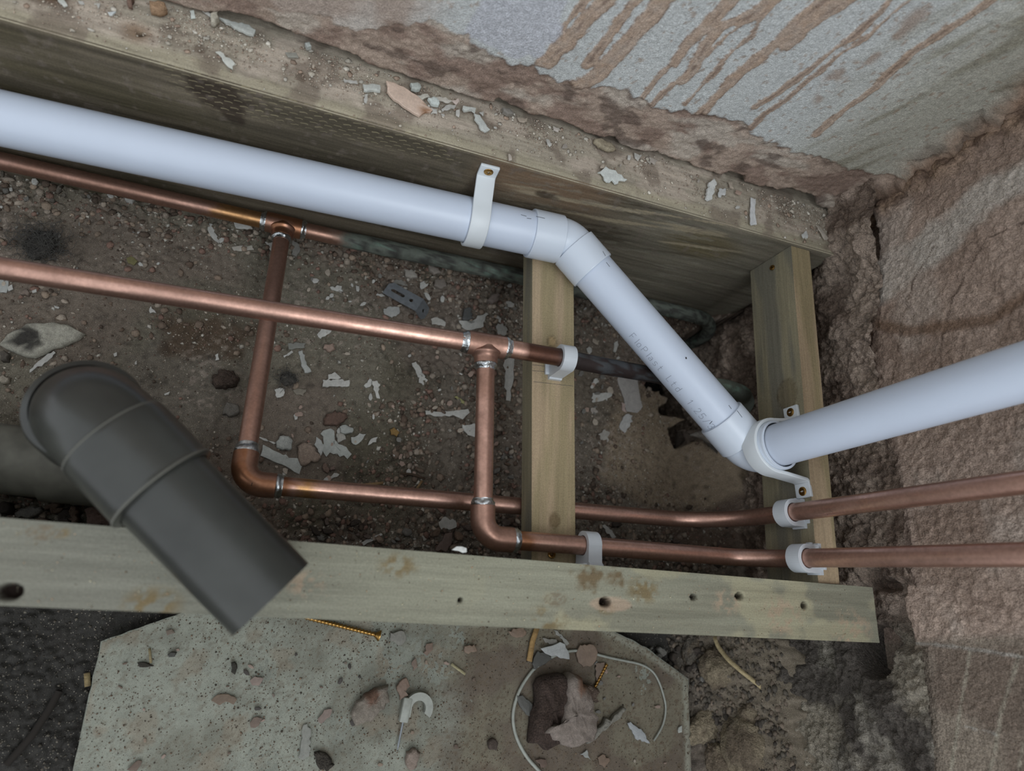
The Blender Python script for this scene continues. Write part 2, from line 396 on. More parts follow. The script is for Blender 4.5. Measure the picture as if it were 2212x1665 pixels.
# bare base below the ledge
bc = mixc(np.broadcast_to(lin((168, 150, 136)), X.shape + (3,)), lin((142, 122, 110)), ss(.42, .58, fbm(X * 40, Z * 70, 101, 5)))
bc = mixc(bc, lin((184, 174, 162)), ss(.52, .66, fbm(X * 24 + 2, Z * 45, 102, 5)) * .8)
bc = mixc(bc, lin((94, 80, 72)), ss(.58, .7, fbm(X * 60, Z * 90, 103, 4)) * .7)
bare = (1 - painted) * ss(-.3, -.2, X)
c = mixc(c, bc, bare)
c = mixc(c, lin((96, 74, 60)), np.exp(-(dz / .0012) ** 2) * .6 * ss(.05, .1, X))
corner = ss(.455, .488, X + (fbm(X * 40, Z * 40, 104, 3) - .5) * .03)
c = mixc(c, mixc(np.broadcast_to(lin((146, 122, 104)), X.shape + (3,)), lin((110, 90, 76)), ss(.4, .6, fbm(X * 80, Z * 80, 105, 4))), corner)
prd = painted * .0012 + stk * .0008 * painted + fbm(X * 12, Z * 12, 106, 3) * .004
prd = prd + bare * ((fbm(X * 45, Z * 80, 107, 5) - .4) * .004 + (fbm(X * 260, Z * 330, 117, 4) - .5) * .0022) + (fbm(X * 420, Z * 420, 108, 3) - .5) * .0007
f1, f2, i_ = voro(X * 70, Z * 70, 17); prd = prd + corner * (i_ * .006 + (.5 - f1) * .006)
zed = .2035 + (fbm(X[:, :1] * 45, X[:, :1] * 0, 109, 3) - .5) * .013
for u_, v__, hw, up in [(1076, 236, .006, .006), (1180, 268, .012, .004), (1440, 360, .02, .003), (1575, 392, .012, .008), (1700, 440, .024, .010), (700, 110, .03, .006), (560, 70, .03, .008)]:
    px_ = P(u_, v__, y=WY)[0]; zed = np.maximum(zed, .2035 + up * ss(1.2, .6, np.abs(X[:, :1] - px_) / hw))
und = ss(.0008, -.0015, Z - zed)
Yw = WY + .003 - prd + und * .022
Yw = Yw - ss(.470, .50, X) * .012
c = mixc(c, lin((60, 52, 46)), und * .7)  # recess under the plaster lip painted darker to deepen its shadow gap
v, f = grid(np.stack([X, Yw, Z], -1), flip=False)
tag(mk('wall_back', v, f, M['plaster'], smooth=False, colors=c.reshape(-1, 3) * G), 'pale painted plaster wall with brown mortar runs above the far joist', 'wall', kind='structure')

# ---- wall_right: sanded render above, crumbly mortar below
WX = .49
edge_px = [(1903, 410), (1890, 560), (1880, 680), (1884, 800), (1892, 900), (1915, 1000), (1935, 1100), (1950, 1250), (1962, 1330), (1978, 1400), (1992, 1530), (2000, 1665)]
ed = sorted([(P(u, v_, x=WX)[1], P(u, v_, x=WX)[2]) for u, v_ in edge_px])
ey = np.array([e[0] for e in ed]); ez = np.array([e[1] for e in ed])
ys = np.concatenate([np.linspace(-.9, -.2, 14)[:-1], np.arange(-.2, .392, .00125)])
zs = np.concatenate([np.arange(.17, .475, .00125), np.linspace(.48, 1.3, 24)])
Y, Z = np.meshgrid(ys, zs, indexing='ij')
ze = np.interp(Y, ey, ez) + (fbm(Y * 60, Z * 0, 120, 3) - .5) * .010
def rp(pts): return plane(pts, 1, 2, x=WX)
band = rp([(2230, 340), (2130, 400), (2020, 480), (1900, 570), (1888, 650), (1960, 620), (2050, 540), (2140, 450), (2230, 400)])
c = np.broadcast_to(lin((174, 154, 140)), Y.shape + (3,)).copy()
c = mixc(c, lin((148, 128, 114)), ss(.42, .6, fbm(Y * 16, Z * 16, 121, 4)) * .8)
c = mixc(c, lin((192, 184, 174)), ss(.008, -.006, sdpoly(Y, Z, band) + (fbm(Y * 60, Z * 60, 122) - .5) * .02) * .8)
c = mixc(c, lin((186, 172, 160)), ss(.55, .68, fbm(Y * 12 + 4, Z * 20, 123, 4)) * .6)
lower = ss(-.022, -.03, Y - (Z - .2) * .12)
c = mixc(c, mixc(np.broadcast_to(lin((150, 138, 124)), Y.shape + (3,)), lin((128, 114, 102)), ss(.4, .6, fbm(Y * 20, Z * 20, 126, 4))), lower)
for pts, cc, wd in [([(2212, 480), (2130, 515), (2060, 640), (2035, 720), (2030, 800)], (92, 76, 66), .0012), ([(2212, 640), (2140, 690), (2075, 700), (1960, 715), (1895, 700)], (122, 98, 80), .008),
                    ([(2020, 530), (1975, 600), (1945, 700), (1930, 800), (1925, 870)], (104, 88, 76), .001),
                    ([(2095, 1405), (2075, 1530), (2055, 1665)], (186, 182, 164), .0016), ([(2200, 1415), (2165, 1530), (2140, 1665)], (186, 182, 164), .0016), ([(2212, 1600), (2200, 1665)], (186, 182, 164), .0016),
                    ([(1960, 1387), (2060, 1396), (2140, 1408), (2212, 1420)], (186, 186, 180), .0018), ([(2085, 1570), (2150, 1585)], (186, 186, 180), .0012)]:
    c = mixc(c, lin(cc), ss(wd, wd * .2, dpl(Y, Z, rp(pts)) + (fbm(Y * 200, Z * 200, 124, 2) - .5) * .002) * (.42 if cc[0] > 150 else .8))
cor = ss(.335, .362, Y + (fbm(Y * 40, Z * 40, 104, 3) - .5) * .02)
c = mixc(c, mixc(np.broadcast_to(lin((150, 126, 106)), Y.shape + (3,)), lin((112, 92, 78)), ss(.4, .6, fbm(Y * 80, Z * 80, 125, 4))), cor)
prd = .003 * fbm(Y * 10, Z * 10, 127, 3) + (fbm(Y * 240, Z * 240, 128, 3) - .5) * .0036 * (1 - lower * .6)
f1, f2, i_ = voro(Y * 70, Z * 70, 18); prd = prd + cor * (i_ * .006 + (.5 - f1) * .006)
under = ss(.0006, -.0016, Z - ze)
Xw = WX + .002 - prd + under * .02
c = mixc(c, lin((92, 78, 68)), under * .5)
v, f = grid(np.stack([Xw, Y, Z], -1), flip=True)
wr = tag(mk('wall_right', v, f, M['rough_plaster'], smooth=False, colors=c.reshape(-1, 3) * G), 'coarse pinkish brown rendered wall on the right of the joists', 'wall', kind='structure')

# crumbly mortar face under the render, down to the dirt
ys = np.arange(-.36, .392, .00125); t_ = np.arange(0, 1.0001, .0031)
Y, T_ = np.meshgrid(ys, t_, indexing='ij')
ztop = np.interp(Y, ey, ez) + .012; Z = -.16 + (ztop + .16) * T_
lump = fbm(Y * 26, Z * 26, 130, 5); f1, f2, i1 = voro(Y * 60 + lump * 2, Z * 60 + lump * 2, 131); f3, f4, i2 = voro(Y * 170, Z * 170, 132)
nearb = ss(.0, -.03, Y)
Xm = .476 + ss(.0, .24, Z) * .009 - (lump - .45) * .022 - (1 - f1) * i1 * .006 - (1 - f3) * .0036 - (fbm(Y * 240, Z * 240, 133, 4) - .5) * .005
Xm = Xm - ss(.29, .34, Y) * ss(.14, .2, Z) * .014 + .004
# pockets around the joist ends
for (py, pz, ry, rz, dp) in [(-.006, .195, .028, .05, .018), (.33, .09, .02, .09, .012), (-.036, .178, .02, .016, .03), (.024, .190, .012, .014, .02)]:
    Xm = Xm + dp * ss(1.15, .75, np.sqrt(((Y - py) / ry) ** 2 + ((Z - pz) / rz) ** 2))
c = mixc(np.broadcast_to(lin((158, 142, 128)), Y.shape + (3,)), lin((122, 106, 94)), ss(.42, .58, fbm(Y * 22, Z * 22, 134, 4)))
c = mixc(c, lin((176, 158, 144)), ss(.6, .74, lump) * .7)
c = mixc(c, lin((62, 54, 48)), ss(.12, .0, f2 - f1) * .45)
nc = mixc(np.broadcast_to(lin((146, 138, 124)), Y.shape + (3,)), lin((86, 80, 74)), ss(.40, .56, fbm(Y * 18, Z * 18, 135, 4)))
nc = mixc(nc, lin((150, 144, 132)), ss(.58, .72, fbm(Y * 30 + 3, Z * 30, 136, 4)) * .7)
c = mixc(c, nc, nearb)
v, f = grid(np.stack([Xm, Y, Z], -1), flip=True)
mf = mk('rough_mortar', v, f, M['mortar'], wr, smooth=False, colors=c.reshape(-1, 3) * G)
mf['label'] = 'crumbly brown mortar and masonry below the render'

# ================================================================ JOISTS
def timber_faces(x0, x1, yf, yb, z0, z1, res, colf, zf=None, shear=0.0):
    """long timber along x; yf/yb front and back y at x=x0; returns joined grids"""
    out = []
    xs = np.arange(x0, x1 + res * .5, res); xs[-1] = x1
    sh = shear * (xs - x0)
    def put(Xg, Yg, Zg, face, flip=False):
        Yg = Yg + shear * (Xg - x0)
        cc = colf(Xg, Yg, Zg, face)
        Zg, Yg = (zf(Xg, Yg, Zg, face) if zf else (Zg, Yg))
        v, f = grid(np.stack([Xg, Yg, Zg], -1), flip); out.append((v, f, cc.reshape(-1, cc.shape[-1])))
    ys = np.linspace(yf, yb, max(2, int(round((yb - yf) / res)) + 1)); zs = np.linspace(z0, z1, max(2, int(round((z1 - z0) / res)) + 1))
    A, B = np.meshgrid(xs, ys, indexing='ij'); put(A, B, np.full(A.shape, z1), 'top')
    A, B = np.meshgrid(xs, zs, indexing='ij'); put(A, np.full(A.shape, yf), B, 'front')
    A, B = np.meshgrid(xs[[0, -1]], zs, indexing='ij'); put(A, np.full(A.shape, yb), B, 'back', True)
    A, B = np.meshgrid(ys, zs, indexing='ij'); put(np.full(A.shape, x1), A, B, 'end'); put(np.full(A.shape, x0), A, B, 'end', True)
    A, B = np.meshgrid(xs[[0, -1]], ys, indexing='ij'); put(A, B, np.full(A.shape, z0), 'bottom', True)
    return out
# far joist
JF = .325
NAILH = [P(305, 72, z=.2), P(432, 105, z=.2), P(649, 168, z=.2)]
KNOT = [P(*q, y=JF) for q in [(420, 160), (455, 195), (500, 215), (525, 240), (500, 262), (455, 240)]]
TICK = plane([(330, 110), (480, 150), (700, 215), (960, 305), (990, 350), (880, 330), (640, 270), (480, 240), (380, 190)], 0, 2, y=JF)
TICK2 = plane([(1090, 395), (1330, 430), (1580, 480), (1650, 530), (1500, 560), (1300, 520), (1120, 470)], 0, 2, y=JF)
def far_col(X, Y, Z, face):
    if face == 'top':
        c = np.broadcast_to(lin((162, 153, 138)), X.shape + (3,)).copy()
        e = Y - JF
        c = mixc(c, lin((162, 154, 134)), ss(.016, .006, e + (fbm(X * 60, Y * 60, 200, 3) - .5) * .012))
        c = mixc(c, lin((176, 164, 150)), ss(.45, .6, fbm(X * 30, Y * 50, 201, 4)) * ss(.006, .016, e))
        c = mixc(c, lin((122, 110, 98)), ss(.55, .68, fbm(X * 45 + 9, Y * 45, 202, 4)) * .7)
        for p in NAILH[1:]: c = mixc(c, lin((96, 82, 70)), ss(.005, .003, np.hypot(X - p[0], Y - p[1])) * .7)
        c = mixc(c, lin((118, 92, 66)), ss(.012, .002, np.hypot((X - NAILH[0][0] + .003) / 1.2, Y - NAILH[0][1])) * .7)
        c = mixc(c, lin((30, 22, 16)), ss(.0028, .0018, np.hypot((X - NAILH[0][0]), (Y - NAILH[0][1]) * 1.4)))
        c = mixc(c, lin((88, 66, 50)), ss(.02, .008, np.hypot(X + .19, (Y - .355) * 1.4)) * .8)
        return np.concatenate([c, np.zeros(X.shape + (1,))], -1)
    c = mixc(np.broadcast_to(lin((108, 99, 84)), X.shape + (3,)), lin((84, 77, 64)), ss(.4, .62, fbm(X * 6, Z * 60, 203, 4)))
    c = mixc(c, lin((74, 68, 50)), ss(-.05, -.13, X) * .7 * ss(.5, .35, fbm(X * 6, Z * 50, 204, 3)))
    c = mixc(c, lin((124, 100, 78)), ss(.10, .13, X) * ss(.26, .2, X) * ss(.14, .18, Z) * .7)
    c = mixc(c, lin((122, 117, 103)), ss(.22, .32, X) * .7)
    c = mixc(c, lin((92, 80, 48)), ss(.03, .012, np.hypot((X - .35) / 1.8, Z - .16)) * .6)
    kn = plane([(405, 150), (440, 150), (500, 180), (545, 225), (528, 268), (500, 268), (450, 230), (410, 195)], 0, 2, y=JF)
    if face == 'front':
        sc_ = vn(X * 12, (Z - .16 * X) * 300, 260); c = mixc(c, lin((158, 146, 122)), ss(.72, .86, sc_) * ss(.012, -.006, sdpoly(X, Z, TICK2)) * .75); c = mixc(c, lin((60, 50, 38)), ss(.3, .15, sc_) * ss(.012, -.006, sdpoly(X, Z, TICK2)) * .5)
        c = mixc(c, lin((140, 136, 122)), ss(.66, .8, vn(X * 60, (Z - .1 * X) * 420, 261)) * .35 * ss(.1, .2, X))
        kd = sdpoly(X, Z, kn) + (fbm(X * 120, Z * 120, 205, 4) - .5) * .016
        c = mixc(c, lin((52, 42, 34)), ss(.004, -.004, kd) * .8)
        k2 = P(1180, 422, y=JF); c = mixc(c, lin((56, 44, 34)), ss(.007, .003, np.hypot((X - k2[0]) / 2, Z - k2[2]) + (fbm(X * 200, Z * 200, 206, 3) - .5) * .006) * .8)
    c = mixc(c, lin((132, 122, 104)), ss(.193, .2, Z) * .4)
    c = mixc(c, lin((116, 106, 96)), ss(.62, .75, fbm(X * 150, Z * 150, 207, 3)) * .5)
    m = ss(.006, -.004, sdpoly(X, Z, TICK)) if face == 'front' else np.zeros(X.shape)
    return np.concatenate([c, m[..., None]], -1)
def far_def(X, Y, Z, face):
    r = (fbm(X * 60, (Y + Z) * 60, 208, 3) - .5)
    if face == 'top':
        Z = Z + r * .002 * ss(.0, .004, Y - JF) - .0012 * ss(.003, 0, Y - JF) + (fbm(X * 300, Y * 300, 210, 3) - .5) * .0012 * ss(.002, .01, Y - JF)
        Z = Z - .006 * ss(.0028, .0018, np.hypot((X - NAILH[0][0]), (Y - NAILH[0][1]) * 1.4))
    if face == 'front': Y = Y + .0012 * ss(.197, .2, Z) + (fbm(X * 8, Z * 90, 211, 4) - .5) * .0014 * ss(.2, .19, Z)
    return Z, Y
t = thing('floor_joist', 'dirty timber floor joist along the back wall, its dark side face showing', 'joist', (.1, .35, 0))
fj = timber_faces(-.62, .478, JF, .392, .004, .2, .0013, far_col, far_def)
mkp('joist_beam', fj, M['wood_x'], t)
# near joist
NH = [(1308, 1300, .0035), (1498, 1289, .0022), (1597, 1287, .0028), (1737, 1307, .0026), (20, 1278, .0045), (994, 1296, .0012)]
NH = [(P(a, b, z=.2), r_) for a, b, r_ in NH]
STAIN = plane([(1245, 1225), (1340, 1232), (1345, 1250), (1310, 1262), (1250, 1275), (1240, 1250)], 0, 1, z=.2)
def near_col(X, Y, Z, face):
    c = mixc(np.broadcast_to(lin((140, 139, 122)), X.shape + (3,)), lin((128, 126, 110)), ss(.4, .6, fbm(X * 5, Y * 70 + Z * 70, 220, 4)))
    if face == 'top':
        c = mixc(c, lin((116, 115, 106)), ss(.12, -.1, X) * .8)  # left end painted dimmer, a light falloff put into the wood colour
        c = mixc(c, lin((166, 160, 132)), ss(.52, .64, fbm(X * 26, Y * 40, 221, 4)) * ss(.1, .2, X) * .6)
        c = mixc(c, lin((104, 86, 60)), ss(.003, -.003, sdpoly(X, Y, STAIN) + (fbm(X * 150, Y * 150, 222, 4) - .5) * .02) * .85)
        for u, v_, r_ in [(1390, 1275, .012), (1310, 1310, .007), (860, 1222, .010), (1180, 1340, .012), (130, 1150, .004), (60, 1163, .005), (330, 1305, .012)]:
            p = P(u, v_, z=.2); c = mixc(c, lin((118, 100, 66)), ss(r_, r_ * .3, np.hypot((X - p[0]) / 1.6, Y - p[1])) * ss(.42, .6, fbm(X * 220, Y * 220, 223, 3)) * .8)
        for u, v_, r_ in [(1690, 1330, .018), (1840, 1360, .02), (1570, 1300, .012), (660, 1260, .01)]:
            p = P(u, v_, z=.2); c = mixc(c, lin((166, 146, 124)), ss(r_, r_ * .3, np.hypot((X - p[0]) / 1.4, Y - p[1])) * ss(.45, .62, fbm(X * 300, Y * 300, 224, 3)) * .8)
        p = P(1320, 1305, z=.2); c = mixc(c, lin((166, 146, 126)), ss(1, .8, np.hypot((X - p[0]) / .018, (Y - p[1]) / .0052)) * .8)
        for p, r_ in NH: c = mixc(c, lin((34, 24, 18)), ss(r_ * 1.1, r_ * .7, np.hypot((X - p[0]) / 1.4, Y - p[1])))
        for u, v_, r_ in [(1200, 1294, .005), (95, 1150, .004)]:
            p = P(u, v_, z=.2); rr = np.hypot((X - p[0]) / 2.2, Y - p[1]); c = mixc(c, lin((112, 96, 76)), (.5 + .5 * np.sin(rr * 4200)) * ss(r_, r_ * .8, rr) * .6)
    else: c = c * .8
    return np.concatenate([c, np.zeros(X.shape + (1,))], -1)
def near_def(X, Y, Z, face):
    if face == 'top':
        Z = Z + (fbm(X * 10, Y * 160, 225, 4) - .5) * .0012
        for p, r_ in NH: Z = Z - .009 * ss(r_, r_ * .6, np.hypot((X - p[0]) / 1.4, Y - p[1]))
    return Z, Y
sh = -.0147
t2 = thing('floor_joist', 'pale grey-green timber floor joist across the lower part, top face showing', 'joist', (.1, 0, 0))
mkp('joist_beam', timber_faces(-.62, .469, -.0192 - sh * .49, .0232 - sh * .49, .004, .2, .0013, near_col, near_def, shear=sh), M['wood_near'], t2)

# ================================================================ BATTENS
def batten(corner_pts, zt, zb, res, seedv, knots=()):
    """corner_pts: top face corners far-left, far-right, near-right, near-left (x,y)"""
    a, b, c_, d = [np.array(p, float) for p in corner_pts]
    L = np.linalg.norm(a - d); n = int(L / res)
    out = []
    def face(p00, p01, p10, p11, m, kind, flip=False):
        s = np.linspace(0, 1, n)[:, None, None]; q = np.linspace(0, 1, m)[None, :, None]
        pts = (p00 * (1 - s) + p10 * s) * (1 - q) + (p01 * (1 - s) + p11 * s) * q
        X, Y, Z = pts[..., 0], pts[..., 1], pts[..., 2]
        cc = mixc(np.broadcast_to(lin((170, 150, 123)) if kind != 'side' else lin((146, 138, 114)), X.shape + (3,)), lin((150, 136, 106)) if kind != 'side' else lin((122, 118, 104)), ss(.4, .6, fbm(X * 90 + Z * 60, Y * 7, seedv, 4)))
        for (kx, ky, kz, rr, dk) in knots:
            dd = np.sqrt(((X - kx)) ** 2 + ((Y - ky) / 1.25) ** 2 + (Z - kz) ** 2)
            cc = mixc(cc, lin(dk), ss(rr, rr * .85, dd) * .65); cc = mixc(cc, lin((86, 70, 48)), np.exp(-((dd - rr) / .0007) ** 2) * .6)
        out.append((*grid(pts, flip), cc.reshape(-1, 3)))
    z = lambda p, h: np.array([p[0], p[1], h])
    m1 = max(2, int(np.linalg.norm(a - b) / res)); m2 = max(2, int((zt - zb) / res))
    face(z(a, zt), z(b, zt), z(d, zt), z(c_, zt), m1, 'top', True)
    face(z(a, zb), z(a, zt), z(d, zb), z(d, zt), m2, 'side', True)
    face(z(b, zt), z(b, zb), z(c_, zt), z(c_, zb), m2, 'side2', True)
    face(z(b, zb), z(a, zb), z(c_, zb), z(d, zb), 2, 'under', True)
    for p, q, fl in ((a, b, False), (d, c_, True)):
        g = np.array([[z(p, zb), z(q, zb)], [z(p, zt), z(q, zt)]]); vv, ff = grid(g, fl)
        out.append((vv, ff, np.tile(lin((158, 138, 104)), (4, 1))))
    return out
ZL = .132   # top of the left batten
la = P(1150, 545, z=ZL); lc_ = P(1148, 1215, z=ZL); lb = P(1239, 630, z=ZL); ld = P(1243, 1200, z=ZL)
def online(p, q, y): return (p[0] + (q[0] - p[0]) * (y - p[1]) / (q[1] - p[1]), y)
LB = [online(la, lc_, JF - .0005), online(lb, ld, JF - .0005), online(lb, ld, .0195), online(la, lc_, .0195)]
t = thing('timber_batten', 'pale timber batten lying flat between the joists, left of the two, carrying a clip', 'batten', (.2, .17, ZL - .024))
kn = P(1198, 1124, z=ZL); ks = P(1192, 738, z=ZL)
mkp('batten_beam', batten(LB, ZL, ZL - .022, .002, 240, [(kn[0], kn[1], ZL, .0045, (110, 92, 66)), (ks[0], ks[1], ZL, .004, (176, 150, 110))]), M['wood_y'], t)
TB_L = t
ZR = .196
ra = P(1709, 534, z=ZR); rb = P(1749, 548, z=ZR); rc = P(1813, 1255, z=ZR); rd = P(1767, 1250, z=ZR)
RB = [online(ra, rd, JF - .0005), online(rb, rc, JF - .0005), online(rb, rc, .0155), online(ra, rd, .0155)]
rl = lambda y: online(ra, rd, y)[0]
pk = P(1702, 850, x=rl(.15))
t = thing('timber_batten', 'timber batten standing on edge near the right wall, holding the risers', 'batten', (.42, .17, ZR - .055))
mkp('batten_beam', batten(RB, ZR, ZR - .056, .002, 250, [(rl(.16), pk[1], pk[2] - .002, .0115, (116, 104, 80))]), M['wood_y'], t)
TB_R = t
print('LB', np.round(LB, 3), 'RB', np.round(RB, 3))

# ================================================================ PIPE TOOLS
def unit(v): v = np.asarray(v, float); return v / (np.linalg.norm(v) + 1e-12)
def frames(path):
    p = np.asarray(path, float); n = len(p); T_ = np.zeros_like(p)
    T_[1:-1] = p[2:] - p[:-2]; T_[0] = p[1] - p[0]; T_[-1] = p[-1] - p[-2]
    T_ = T_ / (np.linalg.norm(T_, axis=1)[:, None] + 1e-12)
    up = np.array([0, 0, 1.0]) if abs(T_[0][2]) < .9 else np.array([0, 1.0, 0])
    N = np.zeros_like(p); N[0] = unit(up - T_[0] * (up @ T_[0]))
    for i in range(1, n): N[i] = unit(N[i - 1] - T_[i] * (N[i - 1] @ T_[i]))
    B = np.cross(T_, N); return p, T_, N, B
def fillet(pts, rads, step=.003):
    pts = [np.asarray(p, float) for p in pts]; out = [pts[0]]
    for i in range(1, len(pts) - 1):
        a, b, c_ = pts[i - 1], pts[i], pts[i + 1]; u = unit(a - b); w_ = unit(c_ - b)
        ang = math.acos(max(-1, min(1, u @ w_))); R = rads[i - 1]
        if R <= 0: out.append(b); continue
        d = R / math.tan(ang / 2); d = min(d, np.linalg.norm(a - b) * .98, np.linalg.norm(c_ - b) * .98); R = d * math.tan(ang / 2)
        s, e = b + u * d, b + w_ * d; cen = b + unit(u + w_) * (R / math.sin(ang / 2)); k = max(4, int(R * (math.pi - ang) / step) + 2)
        v0, v1 = s - cen, e - cen; om = math.acos(max(-1, min(1, unit(v0) @ unit(v1))))
        for j in range(k + 1):
            q = j / k; out.append(cen + (math.sin((1 - q) * om) * v0 + math.sin(q * om) * v1) / math.sin(om))
    out.append(pts[-1])
    res = [out[0]]
    for p in out[1:]:
        L = np.linalg.norm(p - res[-1])
        if L < 1e-6: continue
        k = max(1, int(L / (step * 2))); a = res[-1]
        for j in range(1, k + 1): res.append(a + (p - a) * j / k)
    return np.array(res)
def tube(path, r, seg=32, col=None, cap=True):
    p, T_, N, B = frames(path); n = len(p)
    s = np.concatenate([[0], np.cumsum(np.linalg.norm(np.diff(p, axis=0), axis=1))])
    th = np.arange(seg) / seg * 2 * np.pi
    R = r(s[:, None], th[None, :]) if callable(r) else np.broadcast_to(np.asarray(r, float).reshape(-1, 1), (n, seg))
    ring = p[:, None, :] + R[..., None] * (np.cos(th)[None, :, None] * N[:, None, :] + np.sin(th)[None, :, None] * B[:, None, :])
    i = np.arange(n - 1)[:, None] * seg; j = np.arange(seg)[None, :]; k = (j + 1) % seg
    f = np.stack([i + j, i + k, i + seg + k, i + seg + j], -1).reshape(-1, 4)
    v = ring.reshape(-1, 3)
    c = None
    if col is not None:
        c = col(s[:, None] + 0 * th[None, :], th[None, :] + 0 * s[:, None], ring).reshape(-1, 4)
    if cap:
        for idx, fl in ((0, True), (n - 1, False)):
            base = len(v); rr = ring[idx]; v = np.vstack([v, rr, p[idx][None, :]])
            q = np.stack([base + np.arange(seg)[::1], base + (np.arange(seg) + 1) % seg, np.full(seg, base + seg), np.full(seg, base + seg)], -1)
            # quads with a repeated corner are not allowed: pair neighbouring wedges
            q = np.stack([base + np.arange(0, seg, 2), base + np.arange(1, seg, 2), base + (np.arange(2, seg + 2, 2)) % seg, np.full(seg // 2, base + seg)], -1)
            f = np.vstack([f, q if not fl else q[:, ::-1]])
            if c is not None: c = np.vstack([c, c[(0 if idx == 0 else (n - 1) * seg):][:seg], c[(0 if idx == 0 else (n - 1) * seg)][None]])
    return (v, f, c) if c is not None else (v, f)
def lathe(A, B_, prof, seg=48, col=None):
    """profile of (distance along A->B, radius); every profile step is its own crisp strip"""
    A = np.asarray(A, float); d = unit(np.asarray(B_, float) - A); up = np.array([0, 0, 1.0]) if abs(d[2]) < .9 else np.array([0, 1.0, 0])
    n = unit(up - d * (up @ d)); b = np.cross(d, n); th = np.arange(seg) / seg * 2 * np.pi
    cs = np.cos(th)[:, None] * n + np.sin(th)[:, None] * b; out = []
    for (s0, r0), (s1, r1) in zip(prof[:-1], prof[1:]):
        v = np.vstack([A + d * s0 + cs * r0, A + d * s1 + cs * r1]); j = np.arange(seg); k = (j + 1) % seg
        f = np.stack([j, k, seg + k, seg + j], -1); out.append((v, f, np.tile(np.append(col, 1), (len(v), 1))) if col is not None else (v, f))
    return out
def box(cen, ux, uy, uz, sx, sy, sz):
    cen = np.asarray(cen, float); v = []
    for i in (-1, 1):
        for j in (-1, 1):
            for k in (-1, 1): v.append(cen + ux * sx / 2 * i + uy * sy / 2 * j + uz * sz / 2 * k)
    f = [[0, 1, 3, 2], [4, 6, 7, 5], [0, 4, 5, 1], [2, 3, 7, 6], [0, 2, 6, 4], [1, 5, 7, 3]]
    return np.array(v), np.array(f)
def bev(o, wd, seg=2):
    m = o.modifiers.new('bevel', 'BEVEL'); m.width = wd; m.segments = seg; m.limit_method = 'ANGLE'; m.angle_limit = math.radians(35); return o
def shape2d(name, outer, holes, thick, frame, mat, parent=None, bevel=0):
    """flat outline with holes, extruded; frame = (origin, ux, uy), thickness along ux x uy"""
    cu = bpy.data.curves.new(name, 'CURVE'); cu.dimensions = '2D'; cu.fill_mode = 'BOTH'; cu.extrude = thick / 2
    for pts in [outer] + list(holes):
        s = cu.splines.new('POLY'); s.points.add(len(pts) - 1); s.use_cyclic_u = True
        for i, p in enumerate(pts): s.points[i].co = (p[0], p[1], 0, 1)
    tmp = bpy.data.objects.new('tmp', cu); COL.objects.link(tmp)
    dg = bpy.context.evaluated_depsgraph_get(); me = bpy.data.meshes.new_from_object(tmp.evaluated_get(dg)); bpy.data.objects.remove(tmp); bpy.data.curves.remove(cu)
    o_, ux, uy = [np.asarray(a, float) for a in frame]; uz = np.cross(ux, uy)
    vs = [o_ + ux * v.co.x + uy * v.co.y + uz * v.co.z for v in me.vertices]; fs = [list(p.vertices) for p in me.polygons]
    bpy.data.meshes.remove(me)
    ob = mk(name, vs, fs, mat, parent)
    import bmesh
    bm = bmesh.new(); bm.from_mesh(ob.data); bmesh.ops.remove_doubles(bm, verts=bm.verts, dist=1e-6); bmesh.ops.recalc_face_normals(bm, faces=bm.faces); bm.to_mesh(ob.data); bm.free()
    if bevel: bev(ob, bevel)
    return ob
def ribbon(path, wdir, width, thick, closed=False):
    """rectangular band swept along path; wdir = width direction"""
    p = np.asarray(path, float); wdir = unit(wdir); n = len(p)
    T_ = np.zeros_like(p); T_[1:-1] = p[2:] - p[:-2]; T_[0] = p[1] - p[0]; T_[-1] = p[-1] - p[-2]
    T_ /= np.linalg.norm(T_, axis=1)[:, None]; N = np.cross(T_, wdir)
    ring = np.stack([p + wdir * width / 2 + N * thick / 2, p - wdir * width / 2 + N * thick / 2, p - wdir * width / 2 - N * thick / 2, p + wdir * width / 2 - N * thick / 2], 1)
    v = ring.reshape(-1, 3); i = np.arange(n - 1)[:, None] * 4; j = np.arange(4)[None, :]; k = (j + 1) % 4
    f = np.stack([i + j, i + k, i + 4 + k, i + 4 + j], -1).reshape(-1, 4)
    f = np.vstack([f, [[3, 2, 1, 0]], [[4 * (n - 1) + a for a in range(4)]]]); return v, f
def screw_head(parent, cen, nrm, r, name='screw', mat='brass', label=None):
    nrm = unit(nrm); up = np.array([0, 0, 1.0]) if abs(nrm[2]) < .9 else np.array([0, 1.0, 0]); a = unit(up - nrm * (up @ nrm)); b = np.cross(nrm, a); cen = np.asarray(cen, float)
    n = 24; th = np.arange(n) / n * 2 * np.pi
    # crossed recess outline: radius large on four arms
    cr = np.where(np.arange(n) % 6 < 1, r * .62, np.where(np.arange(n) % 6 == 1, r * .34, np.where(np.arange(n) % 6 == 5, r * .34, r * .2)))
    def ring(rr, h): return cen + (np.cos(th) * rr)[:, None] * a + (np.sin(th) * rr)[:, None] * b + nrm * h
    R = [ring(r * .9, -r * .35), ring(r, 0), ring(r * .93, r * .16), ring(r * .7, r * .24), ring(cr, r * .24), ring(cr * .8, -r * .3)]
    v = np.vstack(R + [cen - nrm * r * .3]); f = []
    for k in range(len(R) - 1):
        for j in range(n): f.append([k * n + j, k * n + (j + 1) % n, (k + 1) * n + (j + 1) % n, (k + 1) * n + j])
    base = 5 * n
    for j in range(n): f.append([base + j, base + (j + 1) % n, len(v) - 1])
    o = mk(name, list(v), f, M[mat], parent)
    if label: o['label'] = label
    return o
